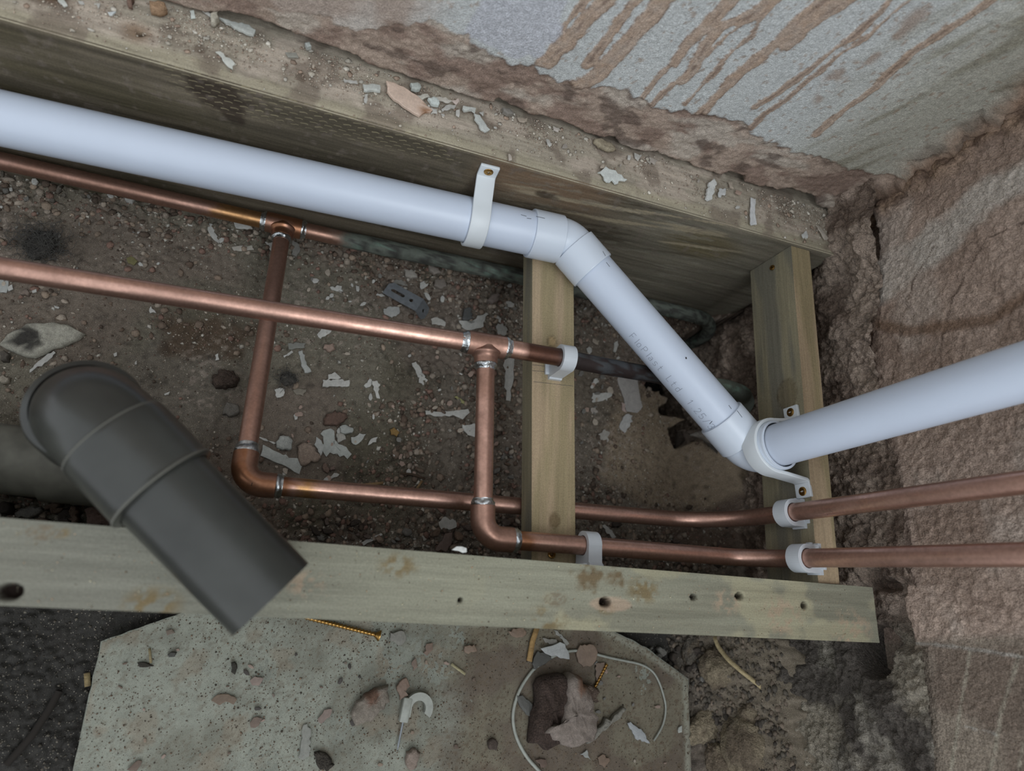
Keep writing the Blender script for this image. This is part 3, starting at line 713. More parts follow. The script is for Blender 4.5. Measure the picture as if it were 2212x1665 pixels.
def cyl_pts(A, B_, s, ang, r):
    """points on a cylinder surface; ang measured from the side that faces the lens"""
    A = np.asarray(A, float); d = unit(np.asarray(B_, float) - A); cv = np.array([0, 0, CAMZ]) - A; n = unit(cv - d * (cv @ d)); b = np.cross(d, n)
    s = np.asarray(s, float); ang = np.asarray(ang, float)
    return A + s[..., None] * d + r * (np.cos(ang)[..., None] * n + np.sin(ang)[..., None] * b)
def cyl_find(A, B_, r, uv):
    L = np.linalg.norm(np.asarray(B_) - np.asarray(A)); best = None
    for s in np.linspace(0, L, 160):
        for a_ in np.linspace(-1.4, 1.4, 57):
            q = proj(cyl_pts(A, B_, s, a_, r)); e = np.hypot(*(q - np.array(uv)))
            if best is None or e < best[0]: best = (e, s, a_)
    return best[1], best[2]
GLY = {'F': [[(0, 0), (0, 1)], [(0, 1), (.55, 1)], [(0, .52), (.45, .52)]], 'l': [[(.25, 0), (.25, 1)]], 'o': [[(0, .1), (0, .55), (.15, .65), (.4, .65), (.5, .5), (.5, .12), (.38, 0), (.12, 0), (0, .1)]],
       'P': [[(0, 0), (0, 1), (.45, 1), (.6, .85), (.6, .62), (.45, .5), (0, .5)]], 'a': [[(.05, .62), (.4, .65), (.5, .5), (.5, 0)], [(.5, .36), (.12, .36), (0, .2), (.12, 0), (.5, .05)]],
       's': [[(.5, .58), (.35, .66), (.1, .66), (0, .52), (.1, .36), (.4, .3), (.5, .15), (.38, 0), (.1, 0), (0, .08)]], 't': [[(.2, .95), (.2, .1), (.3, 0), (.45, 0)], [(0, .65), (.45, .65)]],
       'L': [[(0, 1), (0, 0), (.55, 0)]], 'd': [[(.5, 1), (.5, 0)], [(.5, .55), (.38, .65), (.12, .65), (0, .5), (0, .12), (.12, 0), (.38, 0), (.5, .1)]], '.': [[(.1, 0), (.1, .08)]],
       '1': [[(0, .75), (.25, 1), (.25, 0)]], '2': [[(0, .8), (.15, 1), (.45, 1), (.58, .8), (.5, .6), (0, 0), (.6, 0)]], '5': [[(.58, 1), (.05, 1), (0, .55), (.4, .6), (.58, .42), (.58, .15), (.42, 0), (.12, 0), (0, .12)]],
       '/': [[(0, -.05), (.45, 1.05)]], '3': [[(0, .85), (.15, 1), (.42, 1), (.55, .82), (.42, .55), (.2, .53)], [(.42, .55), (.58, .35), (.55, .15), (.4, 0), (.12, 0), (0, .15)]], ' ': []}
def lettering(name, text, A, B_, r, s0, a0, h, adv, sw, mat, parent, down=1, wid=.9):
    """single-stroke printed characters wrapped on a pipe; text runs along the axis"""
    parts = []; x = 0.0
    for ch in text:
        for st in GLY[ch]:
            P2 = np.array(st, float); P2[:, 0] *= h * wid; P2[:, 1] *= h
            dense = [P2[0]]
            for q in P2[1:]:
                k = max(1, int(np.linalg.norm(q - dense[-1]) / (h * .15))); a = dense[-1]
                dense += [a + (q - a) * j / k for j in range(1, k + 1)]
            D = np.array(dense)
            for p, q in zip(D[:-1], D[1:]):
                t_ = unit(q - p); nn = np.array([-t_[1], t_[0]]) * sw / 2; e = t_ * sw * .3
                quad = np.array([p - e - nn, q + e - nn, q + e + nn, p - e + nn])
                for lift in (0,):
                    v = cyl_pts(A, B_, s0 + x + quad[:, 0], a0 + down * quad[:, 1] / r, r + .00006); parts.append((v, np.array([[0, 1, 2, 3]])))
        x += adv * (.6 if ch in '.l' else 1)
    v, f, _ = join(parts); return mk(name, v, f, M[mat], parent)

# ================================================================ WHITE WASTE PIPE
WR = .0191
w0 = P(0, 255, y=.297); w1 = P(1000, 472, y=.297); dW = unit(w1 - w0); w0 = w0 - dW * .33
K1 = P(1230, 515, y=.297); K1 = w0 + dW * ((K1 - w0) @ dW)
RX = .391
rA = P(1712, 952, x=RX); rB = P(2212, 803, x=RX + .019); dR = unit(rB - rA)
K2 = rA - dR * ((rA - P(1632, 975, x=RX)) @ dR)
rTop = rA + dR * 1.2
dM = unit(K2 - K1); LM = np.linalg.norm(K2 - K1)
print('K1', K1.round(3), 'K2', K2.round(3), 'riser dir', dR.round(3))
wp = thing('waste_pipe', 'white plastic waste pipe with two elbows running along the joist and up the wall', 'pipe', K1)
def pvc(name, parts, mat='pvc', parent=wp, smooth=True): return mkp(name, parts, M[mat], parent, smooth)
sock = .0155; SR = WR * 1.115
def at(p, d, s): return np.asarray(p) + np.asarray(d) * s
def seam(K, da, db, off, lns, R):
    """elbow: bend between two sockets; da points back along the first leg, db along the second"""
    a = at(K, da, off); b = at(K, db, off); parts = []
    parts.append(tube(fillet([a, K, b], [R], .0015), WR * 1.02, 48, cap=False))
    for q, d, ln in ((a, da, lns[0]), (b, db, lns[1])):
        parts += lathe(q, at(q, d, 1), [(-.0012, WR * 1.0), (-.0004, WR * 1.05), (.0, SR), (ln - .0009, SR), (ln, SR * .985), (ln, WR * 1.0)])
    return parts
pvc('pipe', [tube(np.array([w0, at(K1, dW, -.02)]), WR, 56)])
pvc('pipe', [tube(np.array([at(K1, dM, .015), at(K2, dM, -.02)]), WR, 56)])
pvc('pipe', [tube(np.array([at(K2, dR, .015), rTop]), .0178, 56)])
e1 = pvc('elbow_fitting', seam(K1, -dW, dM, .0085, (.027, .0265), .030), 'pvc_fit')
print('clear K1', K1[2] - SR - ZL, 'K2', rl(K2[1]) - K2[0] - SR, 'c1 under batten', ZL - .022 - .10 - .0072)
e2 = pvc('elbow_fitting', seam(K2, -dM, dR, .0135, (.028, .0175), .024), 'pvc_fit')
s0, a0 = cyl_find(K1, K2, WR, (1361, 727)); s1_, a1 = cyl_find(K1, K2, WR, (1526, 921))
txt = 'FloPlast Ltd. 1.25/3'
adv = (s1_ - s0) / (sum(.6 if c in '.l' else 1 for c in txt[:-1]))
lt = lettering('printed_lettering', txt, K1, K2, WR, s0, (a0 + a1) / 2, .0066, adv, .00036, 'ink', wp, down=-1, wid=adv / .0066 * .95)
def mark(uv, K_a, K_b, r, ln, ang, name='pencil_mark', wd=.0005):
    s, a_ = cyl_find(K_a, K_b, r, uv); ca, sa = math.cos(ang), math.sin(ang)
    L = np.linspace(-ln / 2, ln / 2, 5); parts = []
    for p, q in zip(L[:-1], L[1:]):
        qd = np.array([(p * ca - wd / 2 * -sa, p * sa - wd / 2 * ca), (q * ca + wd / 2 * sa, q * sa - wd / 2 * ca), (q * ca - wd / 2 * sa, q * sa + wd / 2 * ca), (p * ca - wd / 2 * sa, p * sa + wd / 2 * ca)])
        parts.append((cyl_pts(K_a, K_b, s + qd[:, 0], a_ + qd[:, 1] / r, r + .00007), np.array([[0, 1, 2, 3]])))
    v, f, _ = join(parts); return mk(name, v, f, M['pencil'], wp)
mark((1171, 470), w0, K1, SR, .008, 0.0); mark((1136, 466), w0, K1, WR, .005, .1); mark((1140, 471), w0, K1, WR, .004, -.1)
mark((1305, 547), K1, K2, SR, .005, .3); mark((1313, 570), K1, K2, WR, .005, .1); mark((1596, 893), K1, K2, SR, .007, .1); mark((1576, 878), K1, K2, WR, .004, .1)
mark((1483, 773), K1, K2, WR, .0018, .7, 'speck', .0015); mark((1534, 912), K1, K2, WR, .004, 1.3)

# saddle brackets
def saddle(axis_pt, axis_dir, face_n, face_d, r, width, thick, span1, span2, label, group, foot2=True):
    """axis_pt on the pipe axis; face_n = unit normal of the fixing face pointing to the pipe, face_d = distance axis->face"""
    u = unit(np.cross(axis_dir, face_n)); n = unit(face_n); c_ = np.asarray(axis_pt, float); pts = []
    R = r + thick / 2 + .0004; h = -face_d + thick / 2
    def q(a, b): return c_ + u * a + n * b
    a1 = math.radians(-8); start = math.pi + a1
    # tangent legs
    pts += [q(-span1 - .0125, h), q(-span1 - .006, h), q(-span1, h), q(-span1 + .002, h + .0015)]
    pts += [q(-R - .0006, -r * .30)]
    arc = np.linspace(math.pi, 0, 22); pts += [q(math.cos(t) * R, math.sin(t) * R) for t in arc]
    pts += [q(R + .0006, -r * .30), q(span2 - .002, h + .0015), q(span2, h)] + ([q(span2 + .006, h), q(span2 + .0125, h)] if foot2 else [])
    t = thing('pipe_bracket', label, 'bracket', c_, group)
    v, f = ribbon(pts, axis_dir, width, thick); o = mk('strap', v, f, M['bracket'], t, True); bev(o, .0008, 3)
    return t, q, h
tb1, q1, h1 = saddle(w0 + dW * ((P(1046, 440, y=.297) - w0) @ dW), dW, (0, -1, 0), JF - .297, WR, .0160, .0028, .0290, .0290, 'white plastic saddle bracket holding the waste pipe to the dark joist side', None)
screw_head(tb1, q1(-.0352, h1 + .0014), (0, -1, 0), .0040)
xf = lambda y: rl(y)
cb = rA + dR * ((.1865 - rA[2]) / dR[2])
tb2, q2_, h2 = saddle(cb, dR, (-1, 0, 0), xf(cb[1]) - cb[0], SR - .0004, .0148, .0032, .0285, .0285, 'white plastic saddle bracket clasping the riser elbow on the upright batten', None)
screw_head(tb2, q2_(-.0355, h2 + .0014), (-1, 0, 0), .0040); screw_head(tb2, q2_(.0355, h2 + .0014), (-1, 0, 0), .0040)

# ================================================================ COPPER PIPEWORK
def C4(c, a=1.0): return np.append(lin(c), a)
CU, CU2, BRZ, GOLD, BLK, VRD, DKB = C4((200, 160, 144), .9), C4((160, 124, 108), .8), C4((156, 110, 82), .85), C4((186, 142, 98), .9), C4((62, 60, 60), .25), C4((100, 106, 97), .05), C4((96, 66, 54), .8)
def mix4(a, b, t): t = np.asarray(t)[..., None]; return a * (1 - t) + b * t
def cucol(base=CU, stops=(), seed=0, tarn=.35):
    """stops = [(distance, half width, colour)] heat or oxide marks along the pipe"""
    def f(s, th, ring):
        x, y, z = ring[..., 0], ring[..., 1], ring[..., 2]
        c = np.broadcast_to(base, s.shape + (4,)).copy()
        c = mix4(c, CU2, ss(.42, .6, fbm(s * 25, th * .5 + s * 30, seed + 300, 4)) * tarn)
        for s0, hw, col in stops:
            c = mix4(c, col, ss(1, .5, np.abs(s - s0) / hw + (fbm(s * 300, th * 1.3, seed + 310, 3) - .5) * .9))
        return c
    return f
def cpipe(name, pts, rad, parent, r=.0072, rads=None, **kw):
    path = fillet(pts, rads or [0] * (len(pts) - 2), .0025); v, f, c = tube(path, r, 36, cucol(**kw)); return mk(name, v, f, M['copper'], parent, True, c)
def fitting(name, legs, K, parent, seedv, R=.011, ln=.0155, off=.0, r=.0093, base=CU2):
    """elbow (two legs) or tee (three legs, the first two in line)"""
    parts = []
    if len(legs) == 2:
        a = at(K, legs[0], .0165); b = at(K, legs[1], .0165)
        path = fillet([at(a, legs[0], .007), K, at(b, legs[1], .007)], [.015], .0012)
        parts.append(tube(path, r, 36, cucol(base=base, seed=seedv, tarn=.8), cap=True))
    else:
        parts.append(tube(fillet([at(K, legs[0], ln), K, at(K, legs[1], ln)], [0], .0015), r, 36, cucol(base=base, seed=seedv, tarn=.8)))
        L = ln
        path = np.array([at(K, legs[2], x) for x in np.linspace(.002, L, 14)])
        parts.append(tube(path, lambda s, th: r + .0028 * np.exp(-((s - .005) / .0022) ** 2) * (s < .02) + 0 * th, 36, cucol(base=base, seed=seedv + 1, tarn=.8)))
    return mkp(name, parts, M['copper'], parent)
def solder(p, d, parent, seedv, r=.0078, wd=.0016, amp=.0009, bright=True):
    path = np.array([at(p, d, x) for x in np.linspace(-wd * 1.8, wd * 1.8, 12)]); L = wd * 3.6
    def rf(s, th):
        wv = (vn(th * 2.2, s * 0, seedv) - .5) * wd * 1.1
        return r + .0009 * ss(1, .35, np.abs(s - L / 2 + wv) / wd) + (fbm(s * 900, th * 3, seedv, 3) - .5) * amp - .0006 * ss(.9, 1.2, np.abs(s - L / 2 + wv) / wd)
    v, f = tube(path, rf, 36); return mk('solder_ring', v, f, M['solder'], parent, True)
# ---- lower run
T1 = P(613, 487, y=.311); dT = unit(P(1240, 625, y=.311) - P(0, 340, y=.311))
E1 = P(522, 1043, z=.10); cA = np.array([.395, .069, .10]); cATop = cA + unit(P(2212, 1040, x=.413) - P(1700, 1107, x=.397)) * 1.4; dU = unit(cATop - cA)
d1 = unit(E1 - T1); d2 = unit(cA - E1)
la_ = thing('copper_pipe', 'copper pipe run passing under the flat batten, ending as the upper riser', 'pipe', E1)
cpipe('pipe', [at(T1, dT, -.62), at(T1, dT, -.014)], 0, la_, seed=1, base=mix4(CU, CU2, .5), stops=[(.585, .03, GOLD), (.32, .03, BRZ)], tarn=.9)
cpipe('pipe', [at(T1, d1, .013), at(E1, d1, -.016)], 0, la_, seed=2, base=mix4(CU, CU2, .45), stops=[(.006, .008, CU2)])
cpipe('pipe', [at(E1, d2, .016), cA, cATop], 0, la_, rads=[.062], seed=3, base=CU, stops=[(.03, .007, GOLD), (.012, .01, BRZ)], tarn=.35)
fitting('tee_fitting', [-dT, dT, d1], T1, la_, 11, base=BRZ)
f_e1 = fitting('elbow_fitting', [-d1, d2], E1, la_, 13, base=BRZ)
for i, (k, d, s_) in enumerate([(T1, -dT, .0165), (T1, dT, .0165), (T1, d1, .0165), (E1, -d1, .0250), (E1, d2, .0250)]): solder(at(k, d, s_), d, la_, 20 + i, wd=.0034 if i == 3 else .0020, r=.0081)
# the old green pipe beyond the tee
op = [at(T1, dT, .017), P(760, 520, y=.311), P(1100, 592, y=.311), P(1240, 625, y=.311), P(1440, 668, y=.309), P(1500, 682, z=.05), P(1524, 690, z=.044), P(1534, 706, z=.030), P(1526, 724, z=.008), P(1500, 738, z=-.02), P(1452, 752, z=-.06)]
def oldcol(s, th, ring):
    c = np.broadcast_to(VRD, s.shape + (4,)).copy(); n = fbm(s * 240, th * 2.2, 330, 4)
    c = mix4(c, C4((66, 66, 62), .1), ss(.45, .6, n)); c = mix4(c, C4((104, 122, 110), .0), ss(.58, .7, fbm(s * 260, th * 2.5, 331, 4)) * ss(.45, .6, fbm(s * 30, th * .5, 335, 2)))
    c = mix4(c, CU2, ss(.045, .02, s + (fbm(s * 200, th, 332, 3) - .5) * .03)); return c
v, f, c = tube(fillet(op, [0] * 2 + [.05] * 7, .003), lambda s, th: .0074 + .0006 * ss(.03, .06, s) + 0 * th, 32, oldcol)
mk('old_pipe', v, f, M['copper'], la_, True, c)['label'] = 'old blackened pipe with green verdigris'
# ---- upper run
T2 = P(1050, 745, z=.156); dS = unit(P(1222, 775, z=.156) - P(0, 583, z=.1515))
E2 = P(1042, 1161, z=.150); cB = np.array([.395, .034, .150]); cBTop = cB + unit(P(2212, 1194, x=.413) - P(1730, 1203, x=.397)) * 1.4; d3 = unit(E2 - T2); d4 = unit(cB - E2)
lb_ = thing('copper_pipe', 'copper pipe run crossing over the flat batten, ending as the lower riser', 'pipe', E2)
cpipe('pipe', [at(T2, dS, -.70), at(T2, dS, -.012)], 0, lb_, seed=4, base=CU, tarn=.25)
cpipe('pipe', [at(T2, d3, .013), at(E2, d3, -.016)], 0, lb_, seed=5, base=mix4(CU, CU2, .3), stops=[(.02, .016, CU2)], tarn=.5)
cpipe('pipe', [at(E2, d4, .016), cB, cBTop], 0, lb_, rads=[.040], seed=6, base=CU, stops=[(.012, .012, BRZ)], tarn=.35)
fitting('tee_fitting', [-dS, dS, d3], T2, lb_, 15, base=mix4(CU, CU2, .4)); f_e2 = fitting('elbow_fitting', [-d3, d4], E2, lb_, 17, base=mix4(CU, CU2, .5))
for i, (k, d, s_) in enumerate([(T2, -dS, .0165), (T2, dS, .0165), (T2, d3, .0165), (E2, -d3, .0245), (E2, d4, .0245)]): solder(at(k, d, s_), d, lb_, 40 + i, wd=.0024, amp=.0014, r=.0081)
def oldcol2(s, th, ring):
    c = np.broadcast_to(C4((70, 72, 74), .35), s.shape + (4,)).copy()
    c = mix4(c, C4((46, 36, 34), .3), ss(.45, .55, fbm(s * 90, th * 1.2, 340, 4))); c = mix4(c, VRD, ss(.17, .2, s)); c = mix4(c, C4((120, 142, 128), 0), ss(.6, .7, fbm(s * 90, th, 341, 3)) * ss(.17, .2, s))
    c = mix4(c, DKB, ss(.055, .04, s)); c = mix4(c, CU, ss(.02, .008, s + (fbm(s * 250, th, 342, 3) - .5) * .02)); return c
op2 = [at(T2, dS, .017), P(1222, 774, z=.156), P(1300, 790, z=.150), P(1425, 812, z=.125), P(1520, 832, z=.118), P(1570, 838, z=.116), P(1604, 850, z=.105), P(1612, 868, z=.08), P(1604, 886, z=.05), P(1580, 905, z=.0), P(1560, 915, z=-.06)]
v, f, c = tube(fillet(op2, [.05] * 9, .003), lambda s, th: .0074 + .0012 * ss(.16, .2, s) + 0 * th, 32, oldcol2)
mk('old_pipe', v, f, M['copper'], lb_, True, c)['label'] = 'old black and green tarnished pipe'
# size stamps on the elbows
def stamp(text, K, d, off, parent, uvh, h=.0036, r=.0087):
    A = at(K, d, off - .008); B_ = at(K, d, off + .03); s, a_ = cyl_find(A, B_, r, uvh)
    parts = []; y = 0
    for ch in text:   # characters follow one another round the pipe
        for st in GLY[ch]:
            P2 = np.array(st, float) * h
            for p, q in zip(P2[:-1], P2[1:]):
                t_ = unit(q - p); nn = np.array([-t_[1], t_[0]]) * .00022; e = t_ * .0001
                qd = np.array([p - e - nn, q + e - nn, q + e + nn, p - e + nn])
                parts.append((cyl_pts(A, B_, s - qd[:, 1], a_ + (y + qd[:, 0]) / r, r + .00012), np.array([[0, 1, 2, 3]])))
        y += h * .75
    v, f, _ = join(parts); mk('size_stamp', v, f, M['dark'], parent)
stamp('15', E1, d2, .012, la_, (557, 1036)); stamp('35', E2, d4, .012, lb_, (1088, 1150))

# ---- nylon clips
def clip(c_, axis, nrm, h, label, wd=.0115, R=.0112, group=None):
    axis = unit(axis); nrm = unit(np.asarray(nrm, float) - axis * (np.asarray(nrm, float) @ axis)); u = np.cross(axis, nrm) * -1
    # frame: ux=u, uy=nrm, extruded along u x n
    w_ = R * .98; pts = [(-w_ * 1.12, -h), (w_ * 1.12, -h), (w_ * 1.12, -h + .0035), (w_, -h + .0042), (w_, -.001)]
    pts += [(R * math.cos(t_), R * math.sin(t_)) for t_ in np.linspace(0, math.pi, 20)]
    pts += [(-w_, -.001), (-w_, -h + .0042), (-w_ * 1.12, -h + .0035)]
    hole = [(.0078 * math.cos(t_), .0078 * math.sin(t_)) for t_ in np.linspace(0, 2 * math.pi, 29)[:-1]]
    t = thing('pipe_clip', label, 'clip', c_, group)
    shape2d('clip_body', pts, [hole], wd, (c_, u, nrm), M['nylon'], t, .0006)
    v, f = box(np.asarray(c_) + u * w_ * 1.08 + nrm * (-h + .0056), axis, u, nrm, .0048, .0022, .0026); mk('latch', v, f, M['nylon'], t)
    v, f = box(np.asarray(c_) + nrm * (-h + .0016), axis, u, nrm, wd * 1.55, w_ * 1.5, .0032); bev(mk('base', v, f, M['nylon'], t), .0005)
    return t
cl1 = P(1222, 774, z=.156); clip(cl1, dS, (0, 0, 1), .156 - ZL, 'white nylon clip on the flat batten around the dark end of the copper pipe', wd=.0118)
s_ = np.linalg.norm(P(1272, 1182, z=.150) - E2); cl2 = at(E2, d4, s_); jy = .0232 + sh * (cl2[0] + .13)
clip(cl2, d4, (0, 1, 0), cl2[1] - jy, 'white nylon clip on the pale joist edge just right of the flat batten')
c3 = cA + dU * ((.184 - .10) / dU[2]); clip(c3, dU, (-1, 0, 0), xf(c3[1]) - c3[0], 'white nylon clip on the upright batten, upper of the pair below the waste bracket', wd=.0125)
dU2 = unit(cBTop - cB); c4 = cB + dU2 * ((.197 - .150) / dU2[2]); clip(c4, dU2, (-1, 0, 0), xf(c4[1]) - c4[0], 'white nylon clip on the upright batten, lowest one touching the pale joist', wd=.0125)

# batten screws
screw_head(TB_L, P(1192, 1197, z=ZL + .0006), (0, .15, 1), .0034)
p = P(1668, 578, x=xf(.30) - .0004); screw_head(TB_R, p, (-1, .1, .3), .0028)
def lines(parent, pts_list, fn, wd, mat):
    for pl_ in pts_list:
        q = [fn(*p) for p in pl_]; v, f = tube(fillet(q, [0] * (len(q) - 2), .003), wd, 6); mk('pencil_line', v, f, M[mat], parent)
lines(TB_L, [[(1150, 800), (1180, 803)], [(1152, 824), (1238, 834)], [(1150, 788), (1182, 791)]], lambda u, v_: P(u, v_, z=ZL), .00016, 'pencil')

# ================================================================ GREY WASTE FITTING
GR = .0245
sE = P(587, 1292, z=.2325); sS = P(172, 866, z=.231); dG = unit(sE - sS)
gw = thing('soil_pipe', 'dark grey plastic elbow and open pipe stub rising over the pale joist at lower left', 'pipe', sS)
low = np.array([sS[0] - .002, sS[1] - .012, .062]); top = sS.copy()
hd = unit(np.array([1, -.02, 0]))
K3 = at(sS, dG, -.004)
vert = unit(low - K3)
mkp('horizontal_pipe', [tube(np.array([low - hd * .6, low - hd * .03]), GR * 1.0, 48)] + lathe(low - hd * .052, low, [(0, GR), (0, GR * 1.1), (.05, GR * 1.1), (.051, GR)]), M['grey_old'], gw)
mkp('lower_elbow', [tube(fillet([low - hd * .035, low, at(low, -vert, .05)], [.03], .003), GR * 1.06, 48)] + lathe(at(low, -vert, .035), at(low, -vert, 1), [(0, GR), (0, GR * 1.14), (.03, GR * 1.14), (.031, GR)]), M['grey_old'], gw)
mkp('elbow', [tube(fillet([at(K3, vert, .09), K3, at(K3, dG, .052)], [.036], .002), GR * 1.07, 56)], M['grey_pvc'], gw)
def gs(uv): return (P(*uv, z=.232) - K3) @ dG
g0, g1, g2 = gs((272, 925)), gs((366, 1044)), gs((587, 1292))
print('grey stations', g0, g1, g2)
mkp('socket', lathe(K3, at(K3, dG, 1), [(g0 - .001, GR * 1.06), (g0, GR * 1.10), (g0 + .0025, GR * 1.12), (g1 - .003, GR * 1.13), (g1, GR * 1.16), (g1 + .001, GR * 1.02)], 64), M['grey_pvc'], gw)
mkp('seam_ring', [tube(np.array([at(K3, dG, g1 - .0010), at(K3, dG, g1 + .0001)]), GR * 1.163, 64, cap=False), tube(np.array([at(K3, dG, g0 - .0004), at(K3, dG, g0 + .0004)]), GR * 1.104, 64, cap=False)], M['seam'], gw)
mkp('lower_socket', lathe(K3, K3 + vert, [(.018, GR * 1.0), (.020, GR * 1.15), (.024, GR * 1.19), (.048, GR * 1.19), (.05, GR)], 64), M['grey_pvc'], gw)
mkp('pipe_stub', lathe(K3, at(K3, dG, 1), [(g1 - .002, GR), (g2, GR), (g2, GR * .93), (g1, GR * .93)], 64), M['grey_pvc'], gw)

# ================================================================ BOARD IN THE NEAR BAY
BZ = .015
bo = [np.array(p) for p in BOARD]
xs = np.arange(-.15, .46, .0014); ys = np.arange(-.34, .0, .0014)
bt = thing('plasterboard_sheet', 'pale speckled plasterboard offcut lying in the dirt below the near joist', 'board', (.15, -.12, 0))
def board_top():
    # clip a fine grid to the outline by snapping outside points onto it
    X, Y = np.meshgrid(xs, ys, indexing='ij'); sd = sdpoly(X, Y, BOARD)
    keep = sd < .0; n, m = X.shape
    Zb = BZ + (fbm(X * 14, Y * 14, 400, 3) - .5) * .0015 + (fbm(X * 400, Y * 400, 401, 2) - .5) * .0003
    aged = ss(.135, .185, X + Y * .1 + (fbm(X * 40, Y * 40, 402, 3) - .5) * .04)
    c = mixc(np.broadcast_to(lin((136, 138, 127)), X.shape + (3,)), lin((120, 120, 109)), ss(.4, .62, fbm(X * 22, Y * 22, 403, 4)))
    c = mixc(c, lin((128, 116, 100)), ss(.56, .68, fbm(X * 45, Y * 45, 404, 4)) * .5)
    ac = mixc(np.broadcast_to(lin((112, 105, 90)), X.shape + (3,)), lin((98, 87, 76)), ss(.4, .6, fbm(X * 30, Y * 30, 405, 4)))
    ac = mixc(ac, lin((150, 150, 136)), ss(.006, .0, np.abs(sd + .004)) * .7)
    c = mixc(c, ac, aged * .95); c = mixc(c, lin((96, 84, 70)), ss(.6, .72, fbm(X * 500, Y * 500, 406, 2)) * (.4 + aged * .4))
    q = keep[:-1, :-1] & keep[1:, :-1] & keep[1:, 1:] & keep[:-1, 1:]
    idx = np.arange(n * m).reshape(n, m); f = np.stack([idx[:-1, :-1], idx[1:, :-1], idx[1:, 1:], idx[:-1, 1:]], -1)[q]
    used = np.unique(f); mp = np.full(n * m, -1); mp[used] = np.arange(len(used))
    return np.stack([X, Y, Zb], -1).reshape(-1, 3)[used], mp[f], c.reshape(-1, 3)[used]
v, f, c = board_top(); mk('paper_face', v, f, M['board'], bt, True, c)
fine = []
for p, q in zip(bo, bo[1:] + bo[:1]):
    k = max(1, int(np.linalg.norm(q - p) / .006))
    for j in range(k): fine.append(p + (q - p) * j / k + np.random.RandomState(len(fine)).randn(2) * .0003)
nf = len(fine); vb = [(*p, BZ - .0003) for p in fine] + [(*p, .004) for p in fine]
mk('gypsum_edge', vb, [list(range(nf))[::-1]] + [[i, i + nf, (i + 1) % nf + nf, (i + 1) % nf] for i in range(nf)], M['board'], bt, False, np.tile(lin((126, 128, 118)), (2 * nf, 1)))

# ================================================================ DEBRIS TOOLS
WHITE = (186, 184, 176); CREAM = (176, 160, 140); PINK = (168, 138, 120); TANC = (150, 124, 100); BROWN = (112, 88, 70); GREY = (120, 116, 108); DARK = (70, 60, 52)
def surf(where, u, v, lift=0):
    if where == 'floor': return PH(u, v, lift)
    return P(u, v, z={'top': .2012, 'near': .2008, 'board': BZ + .0006}.get(where, .2) + lift)
def chip(name, poly, where, label, cat, colr=WHITE, th=.0009, dome=0.0, jag=.10, lift=.0012, group=None, rough=0.0, tilt=.05, mat='flake', seed=None, stain=None, parent=None):
    """an irregular flake or stone built on its outline: rim, bevel, crowned top"""
    if where == 'board': colr = tuple(np.array(colr) * .86)
    colr = tuple(np.array(colr) * .72 + np.mean(colr) * .28)
    rs = np.random.RandomState(seed if seed is not None else int(abs(poly[0][0] * 7 + poly[0][1] * 13)) % 99991)
    pts = np.array([surf(where, u, v_) for u, v_ in poly]); zc = pts[:, 2].mean() + lift
    pts = pts[:, :2]; cen = pts.mean(0); out = []
    size = np.linalg.norm(pts - cen, axis=1).max()
    for p, q in zip(pts, np.roll(pts, -1, 0)):
        L = np.linalg.norm(q - p); k = max(1, int(L / max(.0022, size * .16))); nrm = np.array([-(q - p)[1], (q - p)[0]]) / (L + 1e-9)
        for j in range(k): out.append(p + (q - p) * j / k + nrm * rs.randn() * jag * min(L, .006) * (1 if j else .3))
    out = np.array(out); n = len(out); g = rs.randn(2) * tilt
    def ringv(s, h, rg=0):
        r = cen + (out - cen) * s; hh = zc + h + (r - cen) @ g
        if rg: hh = hh + (fbm(r[:, 0] * 260, r[:, 1] * 260, 5, 3) - .5) * rg
        return np.c_[r, hh]
    rr_ = rough + dome * .35
    if dome > 0: lv = [(1.0, -th * .6, 0), (1.03, dome * .3, rr_ * .4), (.99, dome * .72, rr_), (.9, dome * .93, rr_), (.62, dome * 1.0, rr_), (.36, dome * .96, rr_), (.14, dome, rr_)]
    else: lv = [(1.0, 0, 0), (1.0, th, 0), (.93, th * 1.15, rough), (.5, th * 1.3, rough)]
    V = np.vstack([ringv(*l) for l in lv] + [np.array([[cen[0], cen[1], zc + (dome if dome else th * 1.3)]])]); F_ = []
    for k in range(len(lv) - 1):
        for j in range(n): F_.append([k * n + j, k * n + (j + 1) % n, (k + 1) * n + (j + 1) % n, (k + 1) * n + j])
    base = (len(lv) - 1) * n
    for j in range(n): F_.append([base + j, base + (j + 1) % n, len(V) - 1])
    F_.append(list(range(n))[::-1])
    cc = np.tile(lin(colr), (len(V), 1)) * (1 + rs.randn() * .05) * (.9 + .2 * fbm(V[:, 0] * 300, V[:, 1] * 300, 9, 3))[:, None]
    if stain is not None:
        sc, (su, sv), sr = stain; sp = surf(where, su, sv); cc = mixc(cc, lin(sc), ss(sr, sr * .5, np.hypot(V[:, 0] - sp[0], V[:, 1] - sp[1]) + (fbm(V[:, 0] * 400, V[:, 1] * 400, 3) - .5) * sr))
    o3 = np.array([cen[0], cen[1], zc]); ob = mk(name, list(V - o3) if parent is None else list(V), F_, M[mat], parent, dome > 0, cc)
    if parent is None: ob.location = o3
    if parent is None: tag(ob, label, cat, group)
    return ob
import bmesh
def ico(sub):
    bm = bmesh.new(); bmesh.ops.create_icosphere(bm, subdivisions=sub, radius=1.0); bm.verts.ensure_lookup_table()
    v = np.array([vv.co[:] for vv in bm.verts]); f = np.array([[a.index for a in p.verts] for p in bm.faces]); bm.free(); return v, f
ICO1, ICO3, ICO4 = ico(1), ico(3), ico(4)
